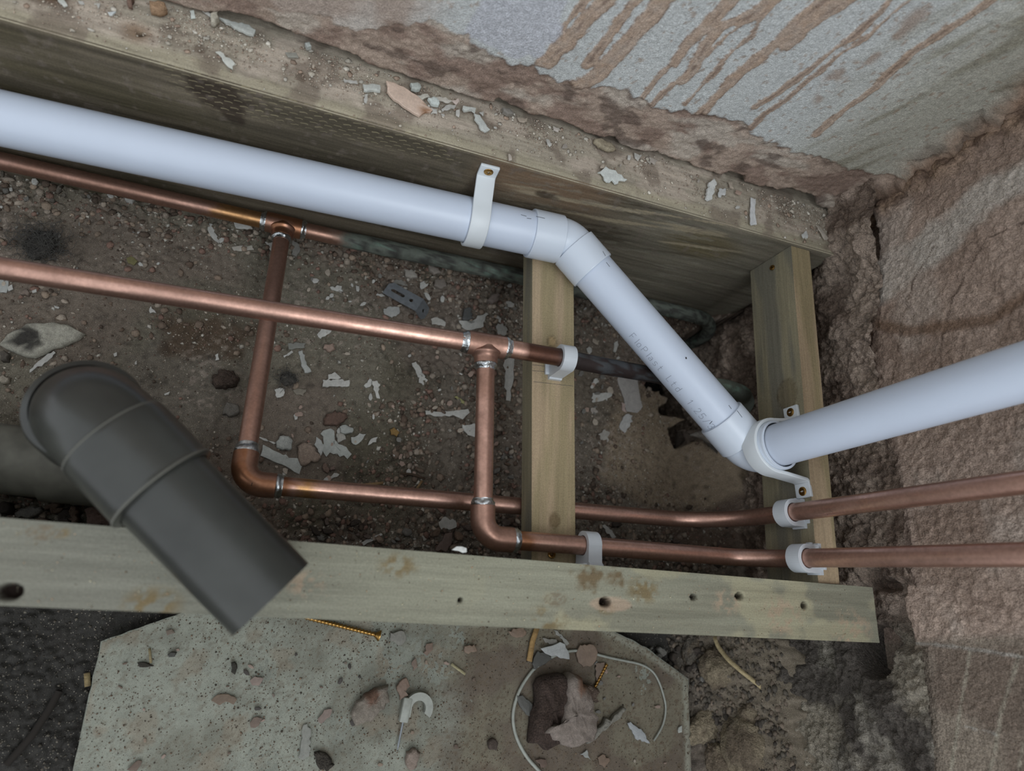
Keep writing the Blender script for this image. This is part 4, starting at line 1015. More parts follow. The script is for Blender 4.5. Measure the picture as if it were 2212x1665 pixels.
def rock(name, cen, dims, label, cat, colr, col2=None, seed=0, amp=.35, ang=0, mat='rock', sub=4, parent=None, group=None, fine=.08):
    v, f = (ICO4 if sub == 4 else ICO3); v = v.copy()
    d = 1 + (fbm3(v, 1.1, seed, 3) - .5) * amp * 2.2 + (fbm3(v, 4.5, seed + 7, 4) - .5) * fine * 3
    d = d + (fbm3(v, 12, seed + 11, 3) - .5) * fine * 2.5; d = d * (1 + .12 * np.clip(.62 - np.abs(v).max(1), -1, 1)); w_ = v * d[:, None] * np.array(dims)
    ca, sa = math.cos(ang), math.sin(ang); w_ = np.c_[w_[:, 0] * ca - w_[:, 1] * sa, w_[:, 0] * sa + w_[:, 1] * ca, w_[:, 2]]
    cc = mixc(np.tile(lin(colr), (len(v), 1)), lin(col2 or colr), ss(.42, .6, fbm3(v, 1.7, seed + 3, 4))); cc *= (.85 + .3 * fbm3(v, 9, seed + 5, 3))[:, None]
    cen = np.asarray(cen, float)
    if parent is not None: return mk(name, w_ + cen, f, M[mat], parent, False, cc)
    o = mk(name, w_, f, M[mat], None, False, cc); o.location = cen; return tag(o, label, cat, group)

# ================================================================ FLAKES AND STONES ONE BY ONE
WF = 'white paint flake'
def FL(poly, label, where='floor', colr=WHITE, **k): return chip(k.pop('name', 'paint_flake'), poly, where, label, k.pop('cat', 'flake'), colr, **k)
# on the far joist top
FL([(832, 184), (850, 186), (880, 200), (905, 215), (922, 233), (935, 240), (905, 254), (880, 242), (848, 222), (835, 205)], 'largest pinkish plaster flake on top of the far joist', 'top', (206, 176, 154), name='plaster_flake', th=.002, stain=((150, 112, 84), (918, 243), .006))
FL([(783, 190), (805, 186), (821, 190), (820, 203), (785, 202)], 'white flake just left of the big pinkish plaster flake', 'top', (190, 194, 186), th=.002)
FL([(787, 208), (794, 206), (791, 226), (786, 224)], 'thin upright white sliver below-left of the pinkish plaster flake', 'top')
FL([(741, 176), (770, 178), (772, 184), (744, 182)], 'flat white sliver far left of the pinkish plaster flake', 'top')
FL([(884, 188), (900, 186), (908, 196), (898, 202), (886, 199)], 'grey-white flake against the wall behind the pinkish plaster flake', 'top', (180, 188, 180), th=.003)
FL([(893, 210), (922, 206), (927, 213), (905, 218)], 'white flake lying across the corner of the pinkish plaster flake', 'top', (184, 180, 166))
FL([(922, 220), (934, 216), (946, 224), (945, 234), (930, 232)], 'bluish white thick flake touching the pinkish plaster flake', 'top', (196, 206, 200), th=.0028)
FL([(930, 236), (942, 240), (943, 248), (930, 249)], 'small white triangular flake at the pinkish flake tip', 'top')
FL([(940, 214), (962, 214), (976, 220), (968, 226), (948, 222)], 'cream flake nearest the wall right of the bluish flake', 'top', (196, 190, 176))
FL([(952, 240), (962, 231), (984, 230), (980, 237), (955, 245)], 'white elongated flake below the cream flake on the far joist', 'top')
FL([(975, 222), (988, 216), (992, 222), (984, 230)], 'small pink-tinged flake at the wall foot', 'top', (196, 176, 164))
FL([(998, 234), (1026, 239), (1024, 248), (1000, 245)], 'white oblong flake against the wall foot', 'top', (200, 204, 196), th=.002)
FL([(1022, 250), (1034, 254), (1044, 268), (1056, 284), (1047, 289), (1036, 284), (1028, 268)], 'long grey-white flake pointing towards the bracket', 'top', (184, 188, 182), th=.0016)
FL([(984, 242), (992, 240), (990, 256), (983, 252)], 'small white flake between the oblong and elongated flakes', 'top')
FL([(1034, 246), (1044, 244), (1042, 254)], 'tiny white triangle beside the oblong flake', 'top')
FL([(1082, 240), (1098, 242), (1106, 252), (1094, 254), (1084, 247)], 'grey stone chip wedged under the wall edge', 'top', (134, 128, 118), name='stone_chip', cat='stone', th=.003)
FL([(1116, 258), (1138, 258), (1130, 268), (1120, 266)], 'pale chip under the wall edge right of the wedged stone', 'top', CREAM)
FL([(1193, 276), (1206, 280), (1204, 288), (1194, 284)], 'small pale flake at the wall edge above the bracket', 'top', (190, 180, 168))
FL([(1178, 304), (1184, 304), (1190, 316), (1186, 320), (1180, 314)], 'slim white flake mid joist top above the first elbow', 'top')
FL([(1096, 336), (1100, 336), (1104, 348), (1098, 350)], 'slim cream flake beside the bracket head', 'top', (190, 176, 160))
FL([(1280, 306), (1292, 304), (1318, 318), (1326, 328), (1312, 331), (1290, 322)], 'smooth oblong tan pebble at the wall foot', 'top', (160, 146, 118), name='pebble', cat='stone', dome=.004, mat='rock')
FL([(1368, 333), (1384, 338), (1376, 350), (1370, 344)], 'small white flake right of the oblong tan pebble', 'top')
FL([(1354, 338), (1360, 339), (1358, 348), (1353, 346)], 'tiny white flake between pebble and larger flake', 'top')
FL([(1400, 342), (1418, 350), (1412, 358), (1400, 352)], 'greyish chip at the wall foot', 'top', (160, 150, 138))
FL([(1288, 376), (1300, 368), (1313, 369), (1332, 378), (1352, 391), (1332, 401), (1308, 396), (1300, 385)], 'large crinkled bluish white flake on the far joist', 'top', (206, 212, 206), th=.0014, jag=.2)
FL([(1521, 432), (1527, 398), (1538, 390), (1543, 398), (1533, 434), (1526, 437)], 'tall white flake leaning at the wall foot', 'top', (200, 202, 198), th=.002)
FL([(1550, 410), (1566, 409), (1564, 424), (1549, 428)], 'squarish white flake right of the tall white flake', 'top', (198, 200, 198))
FL([(1571, 396), (1578, 396), (1582, 410), (1574, 408)], 'narrow pale flake at the wall edge behind the squarish one', 'top', CREAM)
FL([(1588, 412), (1600, 418), (1596, 424), (1586, 418)], 'pale pink flake close to the squarish white flake', 'top', PINK)
FL([(1621, 427), (1631, 432), (1628, 460), (1630, 488), (1618, 490), (1616, 484)], 'long narrow white strip flake across the joist top', 'top', (200, 202, 202), jag=.06)
FL([(1728, 508), (1739, 500), (1743, 512), (1733, 517)], 'small square white flake near the joist end', 'top', (200, 202, 198))
FL([(1760, 488), (1768, 492), (1786, 518), (1778, 520)], 'thin cream sliver near the joist end', 'top', (184, 172, 156))
FL([(125, 0), (138, 0), (148, 18), (140, 21)], 'long white flake at the top left of the far joist', 'top', (190, 192, 184))
FL([(234, 32), (252, 30), (244, 38), (238, 38)], 'small bluish white flake left of the nail hole', 'top', (196, 204, 204))
FL([(411, 28), (419, 26), (423, 44), (413, 45)], 'upright white flake above the faded knot', 'top', (192, 200, 192))
FL([(439, 18), (452, 34), (468, 40), (455, 40), (438, 28)], 'white flake at the wall edge behind the round cream stone', 'top')
FL([(456, 44), (462, 40), (472, 42), (474, 54), (466, 62), (457, 60)], 'round cream stone on the far joist', 'top', (176, 168, 148), name='pebble', cat='stone', dome=.006, mat='rock')
FL([(474, 46), (500, 54), (530, 58), (552, 70), (548, 81), (525, 74), (490, 58)], 'longest white flake on the left of the far joist', 'top', (186, 190, 182), th=.0018)
FL([(466, 117), (476, 116), (508, 142), (503, 153), (486, 140)], 'white splinter-shaped flake alone on bare joist wood', 'top', (192, 194, 184))
FL([(616, 118), (640, 118), (645, 128), (622, 128)], 'greyish flake by the wall left of the chips', 'top', (150, 148, 136))
FL([(658, 102), (668, 100), (672, 110), (662, 112)], 'pale bluish stone against the wall foot', 'top', (170, 176, 170), th=.003)
FL([(325, 18), (345, 17), (360, 22), (363, 33), (345, 38), (328, 34)], 'orange-tan brick chip at the upper left of the joist', 'top', (166, 128, 92), name='brick_chip', cat='stone', dome=.006, mat='rock')
FL([(276, 14), (284, 2), (292, 8), (288, 22), (278, 20)], 'reddish brick crumb near the upper left wall foot', 'top', (130, 100, 84), name='brick_chip', cat='stone', dome=.005, mat='rock')
FL([(210, 14), (218, 12), (214, 24)], 'little cream flake near the upper left corner', 'top')
FL([(170, 7), (182, 8), (184, 14), (173, 13)], 'little white flake beside the long one at the top left', 'top')
# on the dirt
FL([(505, 481), (540, 484), (546, 498), (510, 495)], 'white flake half hidden below the upper left copper pipe')
FL([(447, 486), (459, 484), (467, 508), (474, 530), (462, 522), (450, 502)], 'curved white flake left of the first copper tee')
FL([(501, 536), (545, 530), (549, 540), (506, 546)], 'oblong cream flake left of the branch pipe', colr=(186, 178, 164))
FL([(571, 522), (590, 524), (590, 552), (582, 540)], 'white pointed flake touching the left side of the branch pipe')
FL([(632, 520), (646, 530), (648, 545), (640, 558), (630, 552)], 'grey angular flake touching the right side of the branch pipe', colr=GREY, th=.002)
FL([(412, 477), (416, 492), (408, 490), (404, 480)], 'small white flake below the left copper pipe')
FL([(485, 516), (476, 528), (470, 524), (478, 514)], 'tiny white flake beside the oblong cream one')
FL([(712, 622), (738, 620), (741, 631), (716, 628)], 'white hook-ended flake right of the branch pipe')
FL([(768, 618), (775, 620), (774, 632), (769, 630)], 'tiny pale flake right of the hook-ended one')
FL([(685, 724), (695, 708), (721, 706), (711, 722), (692, 733)], 'white diamond flake under the crossing copper pipe')
FL([(700, 746), (720, 744), (723, 757), (712, 763), (698, 755)], 'rounded pinkish pebble below the white diamond flake', colr=PINK, name='pebble', cat='stone', dome=.004, mat='rock')
FL([(622, 744), (660, 742), (658, 752), (624, 756)], 'grey papery scrap right of the branch pipe', colr=(132, 132, 122))
FL([(644, 760), (652, 758), (662, 790), (672, 806), (658, 808), (650, 786)], 'white bone-shaped flake right of the branch pipe', colr=(170, 172, 166), th=.002)
FL([(612, 770), (630, 758), (633, 762), (614, 774)], 'thin white sliver beside the grey papery scrap')
FL([(888, 786), (897, 783), (912, 806), (924, 822), (914, 833), (902, 815), (897, 807)], 'white jagged flake midway below the long copper pipe', jag=.18)
FL([(697, 822), (754, 822), (754, 835), (696, 837)], 'white rectangular flake with a second flake on it', th=.0016)
FL([(708, 812), (722, 806), (736, 818), (708, 823)], 'small white flake resting on the rectangular one', lift=.003)
FL([(785, 834), (798, 819), (803, 822), (799, 836), (790, 839)], 'white flake just left of the sock-shaped one')
FL([(803, 825), (814, 823), (821, 832), (816, 846), (820, 862), (813, 861), (806, 842)], 'white sock-shaped flake on grey dirt')
FL([(918, 887), (940, 890), (975, 889), (1010, 884), (1013, 892), (998, 907), (984, 899), (945, 900), (920, 896)], 'long flat white flake left of the second branch pipe', jag=.06)
FL([(998, 918), (1026, 917), (1027, 944), (1010, 940), (1000, 930)], 'white flake touching the left of the second branch pipe')
FL([(1092, 758), (1111, 760), (1108, 800), (1107, 828), (1101, 845), (1100, 868), (1091, 866), (1093, 845), (1088, 838), (1092, 800), (1086, 790)], 'long white paint strip between tee and flat batten', jag=.08, colr=(178, 176, 168))
FL([(1333, 810), (1360, 812), (1376, 820), (1378, 850), (1384, 880), (1374, 893), (1352, 889), (1345, 860), (1335, 830)], 'largest white paint sheet right of the flat batten', jag=.05, colr=(176, 170, 164))
FL([(1344, 902), (1350, 895), (1363, 899), (1358, 922), (1347, 935), (1337, 922)], 'white flake just below the largest white sheet', colr=(182, 180, 176))
FL([(1340, 870), (1346, 872), (1350, 892), (1342, 886)], 'pink-edged sliver along the largest white sheet', colr=(176, 150, 140))
FL([(1280, 850), (1318, 850), (1320, 856), (1300, 866), (1279, 869)], 'white leaf-shaped flake right of the batten')
FL([(1276, 828), (1284, 818), (1292, 826), (1280, 830)], 'small white triangular flake right of the batten')
FL([(1325, 742), (1332, 737), (1334, 746), (1328, 762), (1323, 760)], 'upright white chip under the dark pipe')
FL([(1275, 882), (1285, 880), (1290, 892), (1276, 896)], 'pale rounded flake below the leaf-shaped flake', colr=(170, 158, 146))
FL([(1290, 938), (1303, 928), (1316, 936), (1312, 955), (1296, 950)], 'grey-white flake on the tan slab', colr=(158, 152, 142))
FL([(828, 669), (842, 664), (861, 664), (862, 678), (846, 686), (830, 680)], 'white flake left of the metal angle', colr=(172, 172, 166))
FL([(930, 690), (944, 687), (962, 698), (960, 706), (932, 702)], 'white flake touching the foot of the metal angle', colr=(182, 178, 168))
FL([(907, 612), (918, 606), (928, 608), (918, 622), (908, 628)], 'small curled white flake right of the metal angle')
FL([(990, 694), (1002, 702), (1018, 703), (1022, 692), (1030, 684), (1042, 682), (1050, 676), (1054, 680), (1046, 694), (1044, 706), (1024, 712), (1004, 712), (994, 706)], 'ragged white flake cluster above the second tee', jag=.16, colr=(176, 174, 166))
FL([(1062, 686), (1074, 682), (1082, 690), (1080, 698), (1066, 694)], 'small white flake right of the ragged cluster')
FL([(1070, 706), (1084, 700), (1094, 714), (1090, 726), (1076, 724)], 'grey-white flake directly above the soldered tee', colr=(158, 156, 148), th=.002)
FL([(1000, 670), (1014, 668), (1020, 690), (1012, 694), (997, 692)], 'dark grey slate chip near the ragged flake cluster', colr=(82, 82, 80), name='slate_chip', cat='stone', th=.003)
FL([(872, 586), (896, 586), (900, 602), (876, 602)], 'pale square plaster chip behind the metal angle', colr=(158, 150, 138), th=.003)
FL([(924, 576), (944, 582), (950, 592), (936, 596), (926, 588)], 'pale plaster chip below the green pipe', colr=(152, 140, 128), th=.003)
FL([(938, 608), (958, 604), (962, 622), (948, 628), (936, 620)], 'brownish plaster chip below the green pipe', colr=(128, 116, 104), th=.003)
FL([(1048, 656), (1060, 640), (1074, 634), (1074, 650), (1060, 660)], 'pinkish angular stone chip left of the batten', colr=(138, 122, 112), name='stone_chip', cat='stone', th=.004)
FL([(838, 624), (856, 604), (876, 608), (880, 618), (852, 616)], 'grey plaster chip under the metal angle end', colr=(140, 136, 126))
FL([(568, 962), (580, 968), (612, 984), (618, 982), (626, 992), (642, 990), (655, 1001), (646, 1025), (618, 1008), (563, 985)], 'big white cracked paint slab near the lower left elbow', jag=.05, th=.0016, colr=(176, 180, 172))
FL([(596, 956), (604, 945), (624, 944), (632, 954), (630, 970), (610, 974), (598, 968)], 'rounded white stone beside the cracked slab', colr=(168, 170, 162), name='pebble', cat='stone', dome=.006, mat='rock')
FL([(557, 943), (575, 948), (596, 958), (592, 960), (570, 952)], 'thin curved white sliver behind the branch pipe')
FL([(643, 966), (655, 958), (672, 962), (684, 980), (692, 990), (686, 998), (672, 998), (658, 1008), (650, 1006), (644, 990)], 'tan rough stone slab between the white ones', colr=(148, 126, 108), name='stone_slab', cat='stone', dome=.006, mat='rock')
FL([(683, 944), (694, 952), (700, 964), (692, 986), (682, 966)], 'white triangular flake touching the tan slab', colr=(170, 172, 166))
FL([(692, 938), (706, 928), (714, 926), (722, 940), (716, 946), (738, 962), (748, 966), (752, 974), (760, 982), (750, 992), (728, 980), (712, 978), (704, 988), (694, 972), (700, 958)], 'spiky white flake in the middle of the white pile', jag=.2, colr=(168, 172, 164))
FL([(726, 938), (740, 938), (746, 950), (730, 958)], 'small cream chip inside the white pile', colr=(164, 160, 148), th=.003)
FL([(732, 924), (746, 919), (762, 926), (760, 936), (744, 940), (734, 936)], 'pale rounded chip at the top of the white pile', colr=(164, 168, 160), th=.004)
FL([(758, 946), (776, 936), (790, 938), (778, 956), (768, 962), (758, 956)], 'white flake on the right edge of the white pile', colr=(168, 170, 162))
FL([(794, 963), (800, 950), (815, 944), (812, 956)], 'small white flake right of the white pile')
FL([(697, 1040), (700, 1034), (728, 1022), (733, 1025), (710, 1038), (702, 1042)], 'white wedge flake above the lower copper pipe')
FL([(697, 918), (704, 898), (722, 890), (745, 894), (750, 904), (726, 922)], 'reddish brown brick piece above the white pile', colr=(112, 84, 70), name='brick_chip', cat='stone', dome=.006, mat='rock')
FL([(695, 1010), (701, 1000), (712, 1015), (708, 1024), (698, 1018)], 'small brown stone below the white pile', colr=(118, 94, 80), name='pebble', cat='stone', dome=.004, mat='rock')
FL([(711, 1012), (722, 1006), (724, 1016), (713, 1018)], 'pinkish chip below the white pile', colr=(124, 102, 90), name='stone_chip', cat='stone', dome=.003, mat='rock')
FL([(946, 1128), (954, 1119), (982, 1122), (988, 1135), (974, 1143), (950, 1142)], 'white flake above the pale joist left of the second elbow')
FL([(775, 1177), (790, 1166), (822, 1152), (826, 1156), (800, 1170), (786, 1178)], 'narrow white flake beside the pale joist edge')
FL([(910, 1158), (925, 1150), (927, 1160), (914, 1168)], 'small pale flake beyond the pale joist', colr=(150, 144, 132))
FL([(938, 1190), (946, 1172), (960, 1152), (976, 1150), (972, 1178), (960, 1192)], 'brown slate shard standing at the pale joist edge', colr=(110, 88, 76), name='slate_chip', cat='stone', th=.003)
FL([(974, 1187), (985, 1181), (1006, 1184), (1006, 1193), (990, 1190)], 'bright white flake caught on the pale joist edge', 'near', (206, 208, 202))
FL([(1298, 1136), (1304, 1133), (1322, 1150), (1330, 1160), (1322, 1162), (1306, 1148)], 'white slug-shaped flake between the two copper runs')
FL([(0, 606), (24, 604), (16, 634), (0, 634)], 'white squarish flake at the left picture edge', colr=(170, 172, 166))
FL([(18, 622), (28, 616), (30, 626), (20, 631)], 'small white chip beside the squarish one')
FL([(46, 636), (62, 628), (68, 636), (64, 642), (48, 641)], 'pinkish stone below the long copper pipe at left', colr=(134, 116, 102), name='pebble', cat='stone', dome=.004, mat='rock')
FL([(70, 630), (80, 626), (81, 633), (72, 635)], 'bright white chip beside the pinkish stone')
FL([(322, 673), (327, 663), (338, 677), (325, 678)], 'white triangular flake below the long copper pipe')
FL([(118, 662), (130, 665), (128, 669), (120, 667)], 'tiny oval white flake')
FL([(246, 766), (254, 762), (254, 770), (248, 772)], 'white bean-shaped chip above the grey elbow')
FL([(292, 784), (296, 780), (297, 788), (292, 789)], 'tiny white chip right of the grey elbow top')
FL([(64, 806), (75, 790), (100, 770), (118, 760), (122, 764), (98, 786), (76, 798)], 'long pale flake poking out behind the grey elbow')
FL([(465, 768), (472, 764), (474, 778), (466, 780)], 'small white flake near the brown clod')
FL([(355, 852), (368, 847), (365, 853), (357, 855)], 'slim cream flake right of the grey elbow')
FL([(484, 884), (490, 872), (516, 878), (518, 892), (500, 902), (482, 896)], 'pale mottled stone left of the branch pipe', colr=(118, 112, 102), name='pebble', cat='stone', dome=.006, mat='rock')
FL([(593, 843), (600, 840), (614, 842), (612, 856), (598, 860)], 'white rounded flake beside the branch pipe')
FL([(632, 845), (645, 840), (662, 842), (655, 856), (640, 854)], 'tan chip right of the rounded white flake', colr=(132, 122, 104))
FL([(634, 898), (640, 892), (642, 906), (636, 908)], 'small white flake above the rounded stone')
FL([(12, 738), (20, 728), (62, 704), (120, 700), (150, 706), (184, 724), (170, 736), (150, 746), (118, 756), (80, 776), (62, 774), (20, 757), (5, 748)], 'large cream stone slab with a black stain above the grey elbow', colr=(172, 168, 150), name='stone_slab', cat='stone', dome=.006, mat='rock', rough=.003, jag=.14, stain=((62, 60, 56), (60, 738), .014))
FL([(458, 830), (462, 812), (480, 803), (505, 806), (517, 822), (512, 838), (488, 842), (466, 840)], 'dark brown crumbly clod on grey dirt', colr=(92, 74, 62), name='dirt_clod', cat='clod', dome=.010, mat='mortar', rough=.004, jag=.2)
FL([(5, 768), (16, 762), (26, 772), (22, 784), (8, 784)], 'dark round stone below the cream slab', colr=(88, 80, 70), name='pebble', cat='stone', dome=.008, mat='rock')
FL([(2, 818), (12, 812), (25, 820), (22, 830), (8, 832)], 'cream pebble at the left edge above the grey pipe', colr=(160, 148, 128), name='pebble', cat='stone', dome=.005, mat='rock')
FL([(165, 1048), (172, 1042), (184, 1043), (191, 1056), (188, 1068), (170, 1072), (164, 1062)], 'cream stone on the rubble left of the grey stub', colr=(176, 166, 146), name='pebble', cat='stone', dome=.008, mat='rock')
FL([(34, 1108), (50, 1098), (92, 1096), (95, 1104), (74, 1118), (42, 1120)], 'flat pale stone against the pale joist at left', colr=(122, 118, 108), name='stone_slab', cat='stone', dome=.005, mat='rock')
FL([(190, 1104), (205, 1098), (260, 1103), (260, 1140), (198, 1136)], 'reddish brown brick fragment beside the grey stub', colr=(112, 86, 74), name='brick_chip', cat='stone', dome=.014, mat='rock')
FL([(5, 1046), (60, 1042), (110, 1042), (158, 1048), (140, 1070), (90, 1078), (30, 1072), (8, 1066)], 'long dark brown brick lump under the dusty grey pipe', colr=(72, 52, 42), name='brick_lump', cat='stone', dome=.018, mat='rock', rough=.004)
for u, v_, w_, h_, cc in [(150, 1120, 18, 16, DARK), (125, 1100, 22, 12, BROWN), (170, 1085, 14, 12, GREY), (165, 1115, 10, 22, BROWN), (100, 1128, 16, 8, BROWN), (205, 1062, 12, 10, GREY), (228, 1090, 10, 10, TANC), (20, 1100, 16, 14, DARK), (245, 1085, 10, 8, BROWN)]:
    FL([(u + w_ * math.cos(a), v_ + h_ * math.sin(a)) for a in np.linspace(0, 6.28, 8)[:-1]], 'dark brown rubble stone between the dusty grey pipe and the pale joist', colr=tuple(x * .9 for x in cc), name='rubble_stone', cat='stone', dome=.012, mat='rock', jag=.25, rough=.003, group='rubble by the dusty grey pipe')
# random small ones, each its own object, grouped by where they lie
rs = np.random.RandomState(11)
def scatter_objs(n, region, where, rng, cols, label, group, name='paint_flake', cat='flake', dome=0, avoid=()):
    k = 0
    us = [p[0] for p in region]; vs_ = [p[1] for p in region]
    while k < n:
        u = rs.uniform(min(us), max(us)); v_ = rs.uniform(min(vs_), max(vs_))
        if not inpoly(np.array(u), np.array(v_), region): continue
        r = rng[0] + (rng[1] - rng[0]) * rs.rand() ** 2; a = rs.uniform(0, 6.28); e = rs.uniform(.4, .9); m = rs.randint(5, 8)
        poly = []
        for t_ in np.linspace(0, 2 * math.pi, m + 1)[:-1]:
            rr = r * rs.uniform(.75, 1.2); x = rr * math.cos(t_); y = rr * e * math.sin(t_); poly.append((u + x * math.cos(a) - y * math.sin(a), v_ + x * math.sin(a) + y * math.cos(a)))
        ci = cols[rs.randint(len(cols))]; q_ = (r - rng[0]) / (rng[1] - rng[0]); szw = 'tiny' if q_ < .12 else 'small' if q_ < .5 else 'larger'; shp = 'narrow ' if e < .55 else 'roundish ' if e > .78 else ''
        cw = {WHITE: 'white', CREAM: 'cream', GREY: 'grey', PINK: 'pinkish', BROWN: 'brown', DARK: 'dark', TANC: 'tan'}.get(ci, 'dull brownish' if sum(ci) < 330 else 'pale grey')
        try: chip(name, poly, where, szw + ' ' + shp + cw + ' ' + label, cat, ci, dome=dome * r * .0004, lift=.0008 if where != 'floor' else .0016, th=.0008, group=group, mat='rock' if dome else 'flake', seed=rs.randint(9999))
        except Exception as ex: print('skip', ex)
        k += 1
scatter_objs(26, [(640, 560), (1120, 620), (1120, 700), (1000, 690), (640, 640)], 'floor', (4, 11), [WHITE, CREAM, GREY, (160, 154, 144)], 'chip in the rubble between green pipe and long copper pipe', 'chips below the green pipe')
scatter_objs(40, [(600, 730), (1020, 780), (1020, 1060), (570, 1030), (560, 900)], 'floor', (4, 10), [WHITE, CREAM, GREY, PINK], 'flake on the dirt between the two copper branches', 'small flakes between the copper branches')
scatter_objs(24, [(1060, 870), (1120, 880), (1120, 1140), (1080, 1130), (1060, 1050)], 'floor', (4, 9), [PINK, CREAM, GREY, BROWN], 'crumb between the second branch and the flat batten', 'crumbs beside the flat batten', 'rubble_stone', 'stone', 1.2)
scatter_objs(26, [(1250, 660), (1330, 700), (1340, 800), (1290, 900), (1250, 1060)], 'floor', (4, 10), [WHITE, PINK, CREAM, GREY], 'chip right of the flat batten', 'chips right of the flat batten')
scatter_objs(30, [(600, 1120), (1100, 1130), (1230, 1200), (700, 1165)], 'floor', (5, 13), [BROWN, GREY, DARK, (108, 92, 82)], 'rubble stone along the far edge of the pale joist', 'rubble along the pale joist', 'rubble_stone', 'stone', 1.4)
scatter_objs(20, [(1260, 1200), (1640, 1235), (1640, 1140), (1300, 1120)], 'floor', (5, 12), [BROWN, DARK, (98, 82, 74)], 'rubble stone below the two copper runs', 'rubble under the copper runs', 'rubble_stone', 'stone', 1.4)
scatter_objs(26, [(0, 440), (420, 510), (400, 660), (0, 640)], 'floor', (3, 7), [WHITE, CREAM, GREY], 'chip on the dirt at upper left', 'chips on the dirt at upper left')
scatter_objs(24, [(0, 360), (60, 370), (330, 430), (330, 450), (0, 430)], 'floor', (5, 12), [GREY, WHITE, (104, 96, 84)], 'stone chip at the foot of the far joist at left', 'stone chips by the left copper pipe', 'stone_chip', 'stone', .9)
scatter_objs(14, [(640, 110), (1000, 250), (1500, 390), (1700, 450), (1700, 500), (1000, 320), (640, 160)], 'top', (3, 7), [WHITE, CREAM, (170, 160, 148)], 'chip on the far joist top', 'tiny chips on the far joist')
scatter_objs(30, [(250, 1400), (700, 1380), (1100, 1400), (1100, 1650), (200, 1650)], 'board', (4, 9), [TANC, BROWN, PINK, DARK, (120, 104, 88)], 'crumb on the pale plasterboard', 'crumbs on the plasterboard')
scatter_objs(16, [(1150, 1400), (1330, 1400), (1450, 1480), (1460, 1650), (1300, 1650)], 'board', (4, 9), [CREAM, PINK, GREY, TANC], 'chip on the aged brown end of the plasterboard', 'chips on the brown board end')
scatter_objs(20, [(1350, 1380), (1540, 1400), (1560, 1450), (1500, 1480)], 'floor', (6, 14), [DARK, GREY, (84, 78, 70)], 'gravel stone beyond the plasterboard corner', 'gravel beyond the board corner', 'rubble_stone', 'stone', 1.5)

# ================================================================ THINGS ON THE BOARD
FL([(456, 1512), (470, 1500), (486, 1497), (512, 1510), (505, 1520), (488, 1514), (475, 1522)], 'largest brown flake on the left of the plasterboard', 'board', (126, 100, 76), name='plaster_flake')
FL([(540, 1560), (548, 1548), (568, 1550), (560, 1565), (542, 1570)], 'brown flake below the largest brown one', 'board', (124, 98, 80), name='plaster_flake')
FL([(540, 1468), (550, 1460), (570, 1464), (560, 1480), (545, 1480)], 'pinkish flake right of the black crumb', 'board', (142, 118, 104), name='plaster_flake')
FL([(686, 1552), (700, 1532), (718, 1530), (712, 1548), (694, 1562)], 'pinkish flake above the pale oval scrap', 'board', (140, 116, 102), name='plaster_flake')
FL([(275, 1660), (300, 1640), (308, 1642), (296, 1664)], 'brown flake at the lower left edge of the board', 'board', (120, 96, 78), name='plaster_flake')
FL([(359, 1362), (372, 1358), (379, 1366), (362, 1372)], 'brown flake near the upper left board edge', 'board', (130, 110, 92), name='plaster_flake')
FL([(363, 1412), (372, 1406), (383, 1408), (378, 1417), (366, 1418)], 'dark grey pebble near the upper left of the board', 'board', (84, 82, 76), name='pebble', cat='stone', dome=.004, mat='rock')
FL([(500, 1430), (508, 1428), (513, 1440), (508, 1456), (499, 1450)], 'black oval crumb on the board below the grey stub', 'board', (60, 56, 48), name='dirt_clod', cat='clod', dome=.003, mat='rock')
FL([(298, 1430), (310, 1428), (332, 1438), (318, 1440), (302, 1440)], 'dark twisted crumb on the left of the board', 'board', (66, 60, 50), name='dirt_clod', cat='clod', dome=.002, mat='rock')
FL([(655, 1565), (664, 1562), (672, 1580), (668, 1630), (655, 1640), (645, 1635), (650, 1600)], 'pale translucent oval scrap on the board', 'board', (150, 150, 138))
FL([(1096, 1362), (1128, 1354), (1134, 1370), (1126, 1376), (1104, 1374)], 'brown tile-like flake at the joist edge of the board', 'board', (146, 116, 92), name='plaster_flake', th=.002)
FL([(1002, 1395), (1022, 1391), (1028, 1404), (1010, 1412), (1002, 1408)], 'brown square flake in the middle of the board', 'board', (146, 116, 92), name='plaster_flake', th=.002)
FL([(914, 1410), (920, 1390), (934, 1388), (934, 1402), (922, 1416)], 'brown flake left of the square one', 'board', (136, 106, 86), name='plaster_flake')
FL([(888, 1430), (897, 1420), (900, 1440), (892, 1448)], 'slim brown flake above the cable clip', 'board', (132, 106, 88), name='plaster_flake')
FL([(855, 1488), (862, 1470), (876, 1462), (884, 1480), (872, 1496), (880, 1500), (862, 1510)], 'stacked brown flakes touching the cable clip', 'board', (140, 110, 90), name='plaster_flake', th=.003)
FL([(1242, 1410), (1250, 1392), (1278, 1392), (1288, 1408), (1280, 1432), (1258, 1440), (1246, 1430)], 'large brown flake framed by the white flex', 'board', (144, 116, 94), name='plaster_flake', th=.002)
FL([(1284, 1432), (1304, 1430), (1306, 1440), (1286, 1470)], 'brown flake beside the rusty short screw', 'board', (130, 106, 88), name='plaster_flake')
FL([(1114, 1500), (1126, 1500), (1148, 1520), (1146, 1548), (1134, 1542), (1120, 1524)], 'dark grey slate leaf under the left of the flex', 'board', (92, 90, 84), name='slate_chip', cat='stone', th=.002)
FL([(1150, 1420), (1160, 1405), (1185, 1416), (1190, 1424), (1150, 1444)], 'dark slate leaf behind the white torn scrap', 'board', (88, 86, 80), name='slate_chip', cat='stone', th=.002)
FL([(1170, 1378), (1200, 1380), (1206, 1392), (1190, 1392), (1176, 1388)], 'pale triangular flake above the torn white scrap', 'board', (136, 130, 118))
